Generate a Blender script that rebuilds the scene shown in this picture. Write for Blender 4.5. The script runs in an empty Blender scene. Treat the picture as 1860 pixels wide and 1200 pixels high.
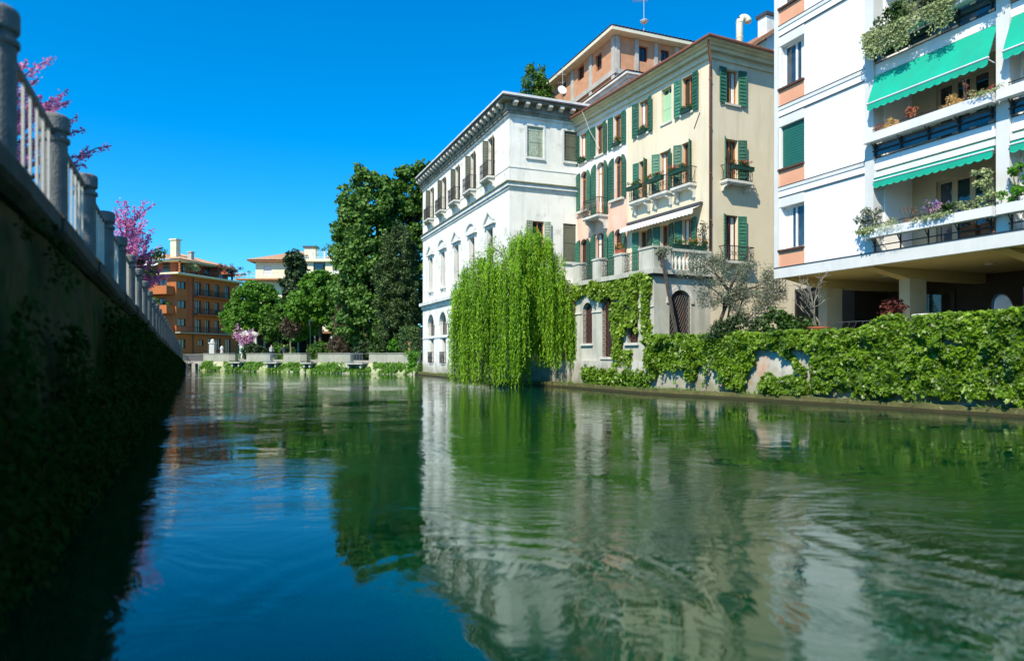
import bpy, math, random
import numpy as np
from mathutils import Vector, Matrix, noise as mnoise

random.seed(7)
rng = np.random.default_rng(7)
R = math.radians
S = bpy.context.scene
C = S.collection

# ------------------------------------------------------------------ camera, sky, sun, exposure
CAM_H = 1.7
cam_d = bpy.data.cameras.new('camera')
cam = bpy.data.objects.new('camera', cam_d)
C.objects.link(cam)
cam.location = (0, 0, CAM_H)
cam.rotation_euler = (R(90), 0, 0)
cam_d.sensor_width = 36.0
cam_d.lens = 24.0
cam_d.shift_y = 0.0242
cam_d.clip_start = 0.05
cam_d.clip_end = 3000
cam_d.dof.use_dof = True
cam_d.dof.focus_distance = 34.0
cam_d.dof.aperture_fstop = 0.75
S.camera = cam

SUN_AZ = (-0.52, -0.854)          # horizontal direction towards the sun
SUN_EL = 47.0
w = bpy.data.worlds.new('World')
S.world = w
w.use_nodes = True
wn, wl = w.node_tree.nodes, w.node_tree.links
wn.clear()
sky_n = wn.new('ShaderNodeTexSky')
sky_n.sky_type = 'NISHITA'
sky_n.sun_disc = False
sky_n.sun_elevation = R(SUN_EL)
sky_n.sun_rotation = math.atan2(SUN_AZ[0], SUN_AZ[1])
sky_n.air_density = 1.0
sky_n.dust_density = 0.3
sky_n.ozone_density = 3.0
tint = wn.new('ShaderNodeMix'); tint.data_type = 'RGBA'; tint.blend_type = 'MULTIPLY'
tint.inputs[0].default_value = 1.0
tint.inputs[7].default_value = (0.60, 1.02, 1.27, 1)
bg = wn.new('ShaderNodeBackground')
bg.inputs[1].default_value = 0.125
wo = wn.new('ShaderNodeOutputWorld')
wl.new(sky_n.outputs[0], tint.inputs[6])
hsv = wn.new('ShaderNodeHueSaturation'); hsv.inputs['Saturation'].default_value = 1.2
wl.new(tint.outputs[2], hsv.inputs['Color'])
wl.new(hsv.outputs[0], bg.inputs[0])
wl.new(bg.outputs[0], wo.inputs[0])

sun_d = bpy.data.lights.new('sun', 'SUN')
sun_d.energy = 5.0
sun_d.angle = R(0.5)
sun_d.color = (1.0, 0.89, 0.70)
sun = bpy.data.objects.new('sun', sun_d)
C.objects.link(sun)
to_sun = Vector((SUN_AZ[0] * math.cos(R(SUN_EL)), SUN_AZ[1] * math.cos(R(SUN_EL)), math.sin(R(SUN_EL))))
sun.rotation_euler = to_sun.to_track_quat('Z', 'Y').to_euler()
sun.location = (-30, -40, 60)

S.view_settings.view_transform = 'Standard'
S.view_settings.look = 'None'
S.view_settings.exposure = 0.48
S.view_settings.gamma = 1.0
S.view_settings.use_curve_mapping = False
S.render.engine = 'CYCLES'
S.cycles.use_denoising = True
S.cycles.max_bounces = 8
S.cycles.transparent_max_bounces = 8
S.cycles.caustics_reflective = False
S.cycles.caustics_refractive = False
S.cycles.sample_clamp_indirect = 6.0

# ------------------------------------------------------------------ materials
def nt(name):
    m = bpy.data.materials.new(name)
    m.use_nodes = True
    t = m.node_tree
    t.nodes.clear()
    out = t.nodes.new('ShaderNodeOutputMaterial')
    p = t.nodes.new('ShaderNodeBsdfPrincipled')
    t.links.new(p.outputs[0], out.inputs[0])
    return m, t, p, out

def mixc(t, fac, a, b):
    n = t.nodes.new('ShaderNodeMix'); n.data_type = 'RGBA'
    if isinstance(fac, float): n.inputs[0].default_value = fac
    else: t.links.new(fac, n.inputs[0])
    for i, c in ((6, a), (7, b)):
        if isinstance(c, tuple): n.inputs[i].default_value = (*c, 1)
        else: t.links.new(c, n.inputs[i])
    return n.outputs[2]

def noise_fac(t, pos, scale, lo, hi, detail=5, stretch=None, rough=0.6):
    src = pos
    if stretch:
        mp = t.nodes.new('ShaderNodeMapping'); mp.inputs['Scale'].default_value = stretch
        t.links.new(pos, mp.inputs[0]); src = mp.outputs[0]
    n = t.nodes.new('ShaderNodeTexNoise')
    n.inputs['Scale'].default_value = scale
    n.inputs['Detail'].default_value = detail
    n.inputs['Roughness'].default_value = rough
    t.links.new(src, n.inputs['Vector'])
    mr = t.nodes.new('ShaderNodeMapRange')
    mr.inputs[1].default_value = lo; mr.inputs[2].default_value = hi
    t.links.new(n.outputs['Fac'], mr.inputs[0])
    return mr.outputs[0]

def pmat(name, c1, c2=None, scale=1.5, rough=0.85, bump=0.15, bscale=25.0, streak=None, streak_amt=0.6, streak_lo=0.5,
         speck=None, speck_lo=0.6, speck_scale=0.5, metal=0.0, spec=0.4, damp=None, vary=0.0):
    m, t, p, out = nt(name)
    g = t.nodes.new('ShaderNodeNewGeometry')
    pos = g.outputs['Position']
    col = c1
    if c2 is None: c2 = tuple(x * 0.8 for x in c1)
    col = mixc(t, noise_fac(t, pos, scale, 0.35, 0.68), c1, c2)
    if speck is not None:
        col = mixc(t, noise_fac(t, pos, speck_scale, speck_lo, speck_lo + 0.1, detail=8, rough=0.65), col, speck)
    if streak is not None:
        f = noise_fac(t, pos, 1.3, streak_lo, streak_lo + 0.25, detail=6, stretch=(1.6, 1.6, 0.22))
        mu = t.nodes.new('ShaderNodeMath'); mu.operation = 'MULTIPLY'; mu.inputs[1].default_value = streak_amt
        t.links.new(f, mu.inputs[0])
        col = mixc(t, mu.outputs[0], col, streak)
    if damp is not None:      # tide line: stained plaster just above the water
        sp_ = t.nodes.new('ShaderNodeSeparateXYZ'); t.links.new(pos, sp_.inputs[0])
        ma = t.nodes.new('ShaderNodeMath'); ma.operation = 'MULTIPLY_ADD'; ma.inputs[1].default_value = -1.6
        t.links.new(noise_fac(t, pos, 1.1, 0.2, 0.8, detail=6), ma.inputs[0]); t.links.new(sp_.outputs[2], ma.inputs[2])
        md = t.nodes.new('ShaderNodeMapRange'); md.inputs[1].default_value = 0.55; md.inputs[2].default_value = -0.55; md.inputs[4].default_value = 0.75
        t.links.new(ma.outputs[0], md.inputs[0]); col = mixc(t, md.outputs[0], col, damp)
    if vary:
        oi = t.nodes.new('ShaderNodeObjectInfo'); hv = t.nodes.new('ShaderNodeHueSaturation')
        mv = t.nodes.new('ShaderNodeMapRange'); mv.inputs[3].default_value = 1 - vary; mv.inputs[4].default_value = 1 + vary
        t.links.new(oi.outputs['Random'], mv.inputs[0]); t.links.new(mv.outputs[0], hv.inputs['Value']); t.links.new(col, hv.inputs['Color']); col = hv.outputs[0]
    if isinstance(col, tuple): p.inputs['Base Color'].default_value = (*col, 1)
    else: t.links.new(col, p.inputs['Base Color'])
    p.inputs['Roughness'].default_value = rough
    p.inputs['Metallic'].default_value = metal
    p.inputs['Specular IOR Level'].default_value = spec
    if bump:
        n = t.nodes.new('ShaderNodeTexNoise'); n.inputs['Scale'].default_value = bscale; n.inputs['Detail'].default_value = 5
        t.links.new(pos, n.inputs['Vector'])
        b = t.nodes.new('ShaderNodeBump'); b.inputs['Strength'].default_value = bump; b.inputs['Distance'].default_value = 0.03
        t.links.new(n.outputs['Fac'], b.inputs['Height'])
        t.links.new(b.outputs[0], p.inputs['Normal'])
    return m

def leafmat(name, dark, light, tr=0.3, tcol=None, rough=0.55, spec=0.3, nscale=0.9, nw=0.35, stretch=None):
    m, t, p, out = nt(name)
    g = t.nodes.new('ShaderNodeNewGeometry')
    n = noise_fac(t, g.outputs['Position'], nscale, 0.35, 0.65, detail=2, stretch=stretch)
    a = t.nodes.new('ShaderNodeMath'); a.operation = 'MULTIPLY_ADD'; a.inputs[1].default_value = 1 - nw
    sc = t.nodes.new('ShaderNodeMath'); sc.operation = 'MULTIPLY'; sc.inputs[1].default_value = nw
    t.links.new(n, sc.inputs[0])
    t.links.new(g.outputs['Random Per Island'], a.inputs[0])
    t.links.new(sc.outputs[0], a.inputs[2])
    col = mixc(t, a.outputs[0], dark, light)
    t.links.new(col, p.inputs['Base Color'])
    p.inputs['Roughness'].default_value = rough
    p.inputs['Specular IOR Level'].default_value = spec
    tb = t.nodes.new('ShaderNodeBsdfTranslucent')
    if tcol is None: tcol = tuple(x * 1.2 for x in light)
    tb.inputs[0].default_value = (*tcol, 1)
    mx = t.nodes.new('ShaderNodeMixShader'); mx.inputs[0].default_value = tr
    t.links.new(p.outputs[0], mx.inputs[1]); t.links.new(tb.outputs[0], mx.inputs[2])
    t.links.new(mx.outputs[0], out.inputs[0])
    return m

def glassmat(name, col, rough=0.03, spec=0.9):
    m, t, p, out = nt(name)
    g = t.nodes.new('ShaderNodeNewGeometry')
    t.links.new(mixc(t, noise_fac(t, g.outputs['Position'], 1.1, 0.4, 0.65, 2), col, tuple(x * 2.2 for x in col)), p.inputs['Base Color'])
    p.inputs['Roughness'].default_value = rough
    p.inputs['Specular IOR Level'].default_value = spec
    return m

M = {}
M['palazzo'] = pmat('weathered_white_stucco', (0.84, 0.83, 0.78), (0.72, 0.72, 0.67), scale=0.7, streak=(0.40, 0.41, 0.36), streak_amt=0.6, damp=(0.20, 0.20, 0.13),
                    streak_lo=0.52, speck=(0.54, 0.56, 0.50), speck_lo=0.56, speck_scale=0.8, bump=0.25)
M['palazzo_trim'] = pmat('white_stone_trim', (0.74, 0.75, 0.73), (0.52, 0.55, 0.53), scale=1.5, streak=(0.3, 0.32, 0.3), streak_amt=0.35)
M['cornice_dark'] = pmat('stained_shade_cornice_stone', (0.30, 0.29, 0.23), (0.10, 0.10, 0.07), scale=1.2, streak=(0.08, 0.09, 0.06), streak_amt=0.6)  # stained stone, its colour also darkened for the shadows under the modillions
M['moss_line'] = pmat('mossy_cornice_top', (0.10, 0.11, 0.05), (0.25, 0.25, 0.16), scale=3)
M['yellow'] = pmat('pale_yellow_stucco', (0.72, 0.645, 0.49), (0.66, 0.585, 0.43), scale=0.5, streak=(0.50, 0.45, 0.34), streak_amt=0.65, bump=0.12)
M['yellow_trim'] = pmat('cream_painted_trim', (0.72, 0.67, 0.48), (0.6, 0.55, 0.38), scale=1.5, streak=(0.4, 0.37, 0.26), streak_amt=0.4)
M['stone'] = pmat('pale_istrian_stone', (0.66, 0.65, 0.60), (0.50, 0.50, 0.45), scale=2, streak=(0.25, 0.25, 0.21), streak_amt=0.6)
M['terrace'] = pmat('stained_terrace_stucco', (0.56, 0.55, 0.48), (0.40, 0.40, 0.34), scale=0.9, damp=(0.18, 0.18, 0.11), streak=(0.25, 0.26, 0.22), streak_amt=0.75, streak_lo=0.48)
M['modern'] = pmat('bright_white_render', (0.83, 0.84, 0.85), (0.80, 0.81, 0.82), scale=0.4, bump=0.05, streak=(0.56, 0.555, 0.52), streak_amt=0.5, streak_lo=0.55)
M['modern_col'] = pmat('light_grey_concrete_paint', (0.66, 0.68, 0.68), (0.58, 0.6, 0.6), scale=1.0, bump=0.05, streak=(0.5, 0.51, 0.5), streak_amt=0.5)
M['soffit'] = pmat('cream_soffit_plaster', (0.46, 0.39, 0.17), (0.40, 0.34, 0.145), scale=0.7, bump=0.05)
M['terracotta'] = pmat('terracotta_render_panel', (0.70, 0.36, 0.23), (0.64, 0.31, 0.19), scale=1.0, bump=0.08)
M['sill_brown'] = pmat('brown_sill', (0.10, 0.045, 0.03), rough=0.6)
M['greyline'] = pmat('grey_metal_flashing', (0.06, 0.06, 0.065), rough=0.5)
M['shutter'] = pmat('green_painted_shutter', (0.018, 0.105, 0.070), (0.036, 0.145, 0.095), scale=6, rough=0.6, bump=0.1, streak=(0.09, 0.21, 0.15), streak_amt=0.5, vary=0.35)
M['shutter_old'] = pmat('peeling_pale_green_shutter', (0.42, 0.50, 0.40), (0.25, 0.30, 0.22), scale=7, rough=0.8, bump=0.2, streak=(0.10, 0.09, 0.05), streak_amt=0.8, streak_lo=0.46)
M['shutter_dark'] = pmat('weathered_dark_shutter', (0.10, 0.13, 0.09), (0.16, 0.15, 0.11), scale=7, rough=0.8, bump=0.2, streak=(0.03, 0.03, 0.02), streak_amt=0.8)
M['shutter_light'] = pmat('light_green_closed_shutter', (0.36, 0.58, 0.36), (0.33, 0.52, 0.33), scale=3, rough=0.7)
M['roller'] = pmat('dark_green_roller_blind', (0.012, 0.12, 0.095), (0.016, 0.14, 0.11), scale=4, rough=0.55)
M['wood'] = pmat('orange_brown_window_wood', (0.46, 0.19, 0.07), (0.32, 0.12, 0.045), scale=5, rough=0.5)
M['wood_dark'] = pmat('dark_red_wood', (0.12, 0.03, 0.02), (0.07, 0.02, 0.015), scale=5, rough=0.5)
M['beige_frame'] = pmat('beige_window_frame', (0.50, 0.44, 0.30), (0.42, 0.37, 0.25), rough=0.5)
M['white_frame'] = pmat('white_window_frame', (0.78, 0.80, 0.82), rough=0.4)
M['glass'] = glassmat('dark_window_glass', (0.010, 0.012, 0.014))
M['glass_blue'] = glassmat('sky_window_glass', (0.02, 0.035, 0.05), spec=1.0)
M['curtain'] = pmat('white_curtain_cloth', (0.72, 0.70, 0.66), (0.6, 0.58, 0.54), scale=6, rough=0.9)
M['iron'] = pmat('black_wrought_iron', (0.018, 0.020, 0.020), (0.03, 0.026, 0.022), rough=0.55, bump=0.1)
M['iron_rust'] = pmat('rusty_iron', (0.09, 0.03, 0.018), (0.03, 0.02, 0.016), scale=8, rough=0.7)
M['pipe'] = pmat('brown_metal_downpipe', (0.26, 0.10, 0.055), (0.20, 0.08, 0.045), rough=0.45)
M['tile'] = pmat('terracotta_roof_tile', (0.36, 0.18, 0.10), (0.22, 0.12, 0.08), scale=4, rough=0.9, speck=(0.13, 0.11, 0.08), speck_scale=3)
M['tile_light'] = pmat('pale_roof_tile', (0.52, 0.33, 0.20), (0.40, 0.24, 0.15), scale=2.5, rough=0.9, speck=(0.25, 0.2, 0.15), speck_scale=2)  # paler tile of the orange house and villa roofs
M['awning'] = pmat('emerald_awning_canvas', (0.0, 0.40, 0.27), (0.004, 0.34, 0.23), scale=1.2, rough=0.85, bump=0.05, streak=(0.02, 0.28, 0.20), streak_amt=0.6)
M['awning_white'] = pmat('white_awning_canvas', (0.76, 0.76, 0.74), (0.68, 0.68, 0.66), rough=0.8)
M['orange'] = pmat('orange_stucco', (0.42, 0.13, 0.04), (0.36, 0.11, 0.034), scale=0.6, streak=(0.42, 0.17, 0.07), streak_amt=0.5)
M['orange_red'] = pmat('salmon_red_stucco', (0.40, 0.10, 0.04), (0.34, 0.085, 0.034), scale=0.6, streak=(0.4, 0.14, 0.07), streak_amt=0.5)
M['cream'] = pmat('cream_villa_stucco', (0.74, 0.72, 0.52), (0.68, 0.66, 0.47), scale=0.6)
M['brick'] = pmat('pale_orange_brickwork', (0.55, 0.29, 0.17), (0.45, 0.23, 0.13), scale=3.0, bump=0.2)
M['concrete'] = pmat('grey_concrete', (0.46, 0.46, 0.43), (0.36, 0.36, 0.33), scale=2, streak=(0.2, 0.2, 0.18), streak_amt=0.5)
M['eave_white'] = pmat('pale_eave_boards', (0.68, 0.66, 0.52), (0.58, 0.57, 0.45), scale=2)
M['duct'] = pmat('cream_metal_flue', (0.70, 0.66, 0.50), (0.62, 0.58, 0.44), rough=0.5)
M['galv'] = pmat('galvanised_steel', (0.45, 0.47, 0.48), (0.36, 0.38, 0.39), rough=0.45, metal=0.6)
M['bark'] = pmat('grey_brown_bark', (0.10, 0.075, 0.05), (0.05, 0.038, 0.028), scale=6, rough=0.95, bump=0.6)
M['bark_pale'] = pmat('pale_grey_bark', (0.26, 0.24, 0.20), (0.14, 0.13, 0.10), scale=6, rough=0.95, bump=0.5)
M['bark_dark'] = pmat('dark_vine_bark', (0.05, 0.042, 0.036), (0.09, 0.08, 0.07), scale=6, rough=0.95, bump=0.5)
M['quay_grey'] = pmat('grey_stained_quay_plaster', (0.58, 0.57, 0.52), (0.44, 0.44, 0.39), scale=0.8, damp=(0.14, 0.14, 0.06), streak=(0.20, 0.21, 0.17), streak_amt=0.7,
                      speck=(0.48, 0.27, 0.18), speck_lo=0.58, speck_scale=0.6)
M['ledge'] = pmat('mossy_wet_ledge', (0.14, 0.14, 0.045), (0.06, 0.065, 0.02), scale=2.5, bump=0.6, bscale=12, speck=(0.30, 0.28, 0.16), speck_lo=0.6, speck_scale=5)
M['wet_dark'] = pmat('dark_wet_footing', (0.045, 0.035, 0.015), (0.03, 0.035, 0.012), scale=2, bump=0.4)
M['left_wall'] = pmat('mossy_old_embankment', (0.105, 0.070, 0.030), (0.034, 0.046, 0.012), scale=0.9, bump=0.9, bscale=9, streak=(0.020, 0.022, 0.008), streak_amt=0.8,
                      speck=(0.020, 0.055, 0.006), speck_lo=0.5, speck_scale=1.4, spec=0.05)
M['post'] = pmat('grey_cast_stone', (0.20, 0.20, 0.19), (0.13, 0.13, 0.125), scale=6, bump=0.5, bscale=40, streak=(0.16, 0.16, 0.13), streak_amt=0.5)
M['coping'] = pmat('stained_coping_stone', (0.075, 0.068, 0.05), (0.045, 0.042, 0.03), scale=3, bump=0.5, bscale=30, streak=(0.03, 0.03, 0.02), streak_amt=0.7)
M['bar_pale'] = pmat('pale_painted_bar', (0.55, 0.52, 0.45), (0.46, 0.44, 0.38), rough=0.6)
M['rail_dark'] = pmat('dark_grey_rail', (0.07, 0.07, 0.07), rough=0.6)
M['far_quay'] = pmat('far_quay_stone', (0.38, 0.38, 0.32), (0.28, 0.30, 0.23), scale=0.8, streak=(0.25, 0.27, 0.2), streak_amt=0.5)
M['far_slope'] = pmat('far_quay_mossy_base', (0.46, 0.45, 0.34), (0.22, 0.28, 0.09), scale=0.7, speck=(0.10, 0.18, 0.03), speck_lo=0.5, speck_scale=0.8)
M['soil'] = pmat('garden_soil', (0.10, 0.08, 0.05), (0.06, 0.07, 0.03), scale=1)
M['lawn'] = pmat('lawn_grass', (0.06, 0.13, 0.025), (0.09, 0.16, 0.035), scale=2, bump=0.6)
M['paving'] = pmat('pale_paving', (0.40, 0.38, 0.33), (0.32, 0.30, 0.26), scale=1)
M['paving_pale'] = pmat('pale_bounce_paving', (0.62, 0.55, 0.40), (0.52, 0.46, 0.33), scale=1)  # kept pale so the sheet under the overhang bounces light upwards
M['riverbed'] = pmat('riverbed_mud', (0.05, 0.06, 0.03), scale=1)
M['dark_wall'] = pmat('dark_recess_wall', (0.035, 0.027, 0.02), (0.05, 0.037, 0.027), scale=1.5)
M['pot'] = pmat('terracotta_pot', (0.40, 0.11, 0.05), (0.32, 0.09, 0.04), scale=5)
M['planter_green'] = pmat('dark_green_planter', (0.012, 0.05, 0.03), rough=0.5)
M['planter_white'] = pmat('white_planter_trough', (0.72, 0.74, 0.78), (0.66, 0.68, 0.72), scale=1.5, bump=0.05, streak=(0.45, 0.46, 0.47), streak_amt=0.5)
M['door_dark'] = pmat('dark_brown_door', (0.05, 0.02, 0.015), rough=0.6)
M['lamp_green'] = pmat('dark_green_lamp_paint', (0.012, 0.04, 0.03), rough=0.5)
M['skin'] = pmat('skin', (0.55, 0.33, 0.24), bump=0)
M['cloth_white'] = pmat('white_shirt', (0.7, 0.7, 0.7), bump=0)
M['cloth_dark'] = pmat('dark_jacket', (0.03, 0.035, 0.05), bump=0)
M['interior'] = pmat('balcony_back_wall', (0.50, 0.46, 0.32), (0.44, 0.40, 0.28), scale=1)
M['disc'] = pmat('pale_glazed_disc', (0.62, 0.68, 0.72), (0.5, 0.56, 0.6), scale=3, rough=0.3)

L = {}
L['willow'] = leafmat('willow_leaf', (0.05, 0.15, 0.004), (0.26, 0.48, 0.014), tr=0.22, tcol=(0.24, 0.5, 0.01), nscale=2.4, nw=0.6, stretch=(1, 1, .12))
L['chestnut'] = leafmat('chestnut_leaf', (0.028, 0.085, 0.010), (0.135, 0.27, 0.045), tr=0.22)
L['chestnut2'] = leafmat('chestnut_leaf_deep', (0.024, 0.078, 0.008), (0.10, 0.215, 0.024), tr=0.22)
L['dark'] = leafmat('dark_tree_leaf', (0.020, 0.046, 0.012), (0.085, 0.145, 0.040), tr=0.15)
L['maple'] = leafmat('maple_leaf', (0.032, 0.115, 0.008), (0.13, 0.29, 0.022), tr=0.3)
L['evergreen'] = leafmat('evergreen_leaf', (0.014, 0.036, 0.012), (0.045, 0.085, 0.025), tr=0.08)
L['brown'] = leafmat('copper_leaf', (0.045, 0.035, 0.022), (0.11, 0.085, 0.05), tr=0.15)
L['bright'] = leafmat('bright_green_leaf', (0.05, 0.18, 0.012), (0.13, 0.34, 0.03), tr=0.35)
L['ivy'] = leafmat('ivy_leaf', (0.016, 0.062, 0.003), (0.19, 0.34, 0.013), tr=0.2, rough=0.42, spec=0.45)
L['ivy_dark'] = leafmat('old_ivy_leaf', (0.015, 0.05, 0.010), (0.06, 0.13, 0.022), tr=0.2)
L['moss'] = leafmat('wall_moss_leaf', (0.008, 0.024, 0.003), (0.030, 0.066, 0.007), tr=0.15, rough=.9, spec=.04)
L['creeper'] = leafmat('creeper_leaf', (0.05, 0.12, 0.006), (0.24, 0.38, 0.025), tr=0.22, rough=0.42, spec=0.45)
L['olive'] = leafmat('olive_leaf', (0.055, 0.075, 0.045), (0.22, 0.25, 0.17), tr=0.12)
L['pink'] = leafmat('judas_blossom', (0.42, 0.08, 0.27), (0.82, 0.36, 0.62), tr=0.35, tcol=(0.85, 0.30, 0.62))
L['pink_pale'] = leafmat('pale_judas_blossom', (0.50, 0.20, 0.36), (0.78, 0.45, 0.62), tr=0.3)
L['grey_plant'] = leafmat('variegated_trailing_leaf', (0.10, 0.16, 0.05), (0.46, 0.52, 0.26), tr=0.2)
L['dry_yellow'] = leafmat('dry_yellow_plant', (0.45, 0.26, 0.07), (0.75, 0.52, 0.22), tr=0.2)
L['dry_red'] = leafmat('rusty_plant', (0.20, 0.06, 0.03), (0.42, 0.16, 0.08), tr=0.2)
L['red_leaf'] = leafmat('red_shrub_leaf', (0.06, 0.012, 0.010), (0.14, 0.035, 0.028), tr=0.15)
L['flower_red'] = leafmat('geranium_red', (0.45, 0.04, 0.03), (0.65, 0.12, 0.06), tr=0.2)
L['flower_orange'] = leafmat('orange_flower', (0.60, 0.22, 0.03), (0.75, 0.42, 0.08), tr=0.2)
L['violet'] = leafmat('violet_flower', (0.16, 0.10, 0.30), (0.38, 0.30, 0.60), tr=0.2)
L['grass'] = leafmat('grass_blade', (0.06, 0.15, 0.02), (0.16, 0.28, 0.05), tr=0.3)

# ------------------------------------------------------------------ mesh helpers
class MB:
    def __init__(s): s.v = []; s.f = []
    def add(s, vs, fs):
        o = len(s.v); s.v += [tuple(p) for p in vs]; s.f += [tuple(i + o for i in f) for f in fs]; return s
    def box(s, x0, x1, y0, y1, z0, z1):
        return s.add([(x0, y0, z0), (x1, y0, z0), (x1, y1, z0), (x0, y1, z0), (x0, y0, z1), (x1, y0, z1), (x1, y1, z1), (x0, y1, z1)],
                     [(0, 3, 2, 1), (4, 5, 6, 7), (0, 1, 5, 4), (1, 2, 6, 5), (2, 3, 7, 6), (3, 0, 4, 7)])
    def quad(s, a, b, c, d): return s.add([a, b, c, d], [(0, 1, 2, 3)])
    def poly(s, pts): return s.add(pts, [tuple(range(len(pts)))])
    def prism_y(s, pts, y0, y1):            # polygon in x,z (anticlockwise seen from -y), extruded along y
        n = len(pts)
        vs = [(x, y0, z) for x, z in pts] + [(x, y1, z) for x, z in pts]
        fs = [tuple(range(n)), tuple(range(2 * n - 1, n - 1, -1))] + [((i + 1) % n, i, n + i, n + (i + 1) % n) for i in range(n)]
        return s.add(vs, fs)
    def prism_x(s, pts, x0, x1):            # polygon in y,z extruded along x
        n = len(pts)
        vs = [(x0, y, z) for y, z in pts] + [(x1, y, z) for y, z in pts]
        fs = [tuple(range(n)), tuple(range(2 * n - 1, n - 1, -1))] + [((i + 1) % n, i, n + i, n + (i + 1) % n) for i in range(n)]
        return s.add(vs, fs)
    def prism_z(s, pts, z0, z1):
        n = len(pts)
        vs = [(x, y, z0) for x, y in pts] + [(x, y, z1) for x, y in pts]
        fs = [tuple(range(n - 1, -1, -1)), tuple(range(n, 2 * n))] + [(i, (i + 1) % n, n + (i + 1) % n, n + i) for i in range(n)]
        return s.add(vs, fs)
    def tube(s, pts, r, n=6, r1=None, cap=True):
        pts = [Vector(p) for p in pts]; k = len(pts)
        if r1 is None: r1 = r
        o = len(s.v)
        for i, p in enumerate(pts):
            d = (pts[min(i + 1, k - 1)] - pts[max(i - 1, 0)])
            d = d.normalized() if d.length > 1e-9 else Vector((0, 0, 1))
            a = d.cross(Vector((0, 0, 1)) if abs(d.z) < 0.9 else Vector((1, 0, 0))).normalized(); b = d.cross(a)
            rr = r + (r1 - r) * i / max(1, k - 1)
            for j in range(n):
                t = 2 * math.pi * j / n
                s.v.append(tuple(p + a * (rr * math.cos(t)) + b * (rr * math.sin(t))))
        for i in range(k - 1):
            for j in range(n):
                j2 = (j + 1) % n
                s.f.append((o + i * n + j, o + i * n + j2, o + (i + 1) * n + j2, o + (i + 1) * n + j))
        if cap:
            s.f.append(tuple(o + j for j in range(n - 1, -1, -1))); s.f.append(tuple(o + (k - 1) * n + j for j in range(n)))
        return s
    def lathe(s, prof, n=16, c=(0, 0, 0)):
        o = len(s.v); k = len(prof)
        for r, z in prof:
            for j in range(n):
                t = 2 * math.pi * j / n
                s.v.append((c[0] + r * math.cos(t), c[1] + r * math.sin(t), c[2] + z))
        for i in range(k - 1):
            for j in range(n):
                j2 = (j + 1) % n
                s.f.append((o + i * n + j, o + i * n + j2, o + (i + 1) * n + j2, o + (i + 1) * n + j))
        s.f.append(tuple(o + j for j in range(n - 1, -1, -1))); s.f.append(tuple(o + (k - 1) * n + j for j in range(n)))
        return s
    def mesh(s, name, mat, smooth=False):
        me = bpy.data.meshes.new(name); me.from_pydata(s.v, [], s.f)
        me.materials.append(mat)
        if smooth: me.polygons.foreach_set('use_smooth', [True] * len(me.polygons))
        me.update(); return me
    def build(s, name, mat, parent=None, loc=(0, 0, 0), rz=0.0, smooth=False):
        return link(name, s.mesh(name, mat, smooth), parent, loc, rz)

def link(name, me, parent=None, loc=(0, 0, 0), rz=0.0):
    o = bpy.data.objects.new(name, me); C.objects.link(o)
    o.location = loc; o.rotation_euler = (0, 0, rz)
    if parent: o.parent = parent
    return o

def tag(o, label=None, cat=None, group=None, kind=None):
    if label: o['label'] = label
    if cat: o['category'] = cat
    if group: o['group'] = group
    if kind: o['kind'] = kind
    return o

def thing(name, label, cat, loc=(0, 0, 0), rz=0.0, group=None):
    o = bpy.data.objects.new(name, None); C.objects.link(o); o.location = loc; o.rotation_euler = (0, 0, rz)
    o.empty_display_size = 0.2
    return tag(o, label, cat, group)

LEAF = {
    'diamond': (np.array([[0, 0, 0], [-0.36, 0.5, 0.10], [0, 1, 0], [0.36, 0.5, 0.10]], float), [(0, 3, 2, 1)]),
    'willow': (np.array([[0, 0, 0], [-0.11, 0.4, 0.02], [0, 1, 0], [0.11, 0.4, 0.02]], float), [(0, 3, 2, 1)]),
    'broad': (np.array([[0, 0, 0], [-0.45, 0.35, 0.10], [-0.30, 0.8, 0.04], [0, 1, -0.08], [0.30, 0.8, 0.04], [0.45, 0.35, 0.10]], float), [(0, 3, 2, 1), (0, 5, 4, 3)]),
    'ivy': (np.array([[0, 0.05, 0], [-0.50, 0.05, 0.05], [-0.24, 0.42, 0.06], [-0.46, 0.68, 0.0], [-0.14, 0.70, 0.05], [0, 1.05, -0.10],
                      [0.14, 0.70, 0.05], [0.46, 0.68, 0.0], [0.24, 0.42, 0.06], [0.50, 0.05, 0.05]], float),
            [(0, 2, 1), (0, 4, 3, 2), (0, 6, 5, 4), (0, 8, 7, 6), (0, 9, 8)]),
}

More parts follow.
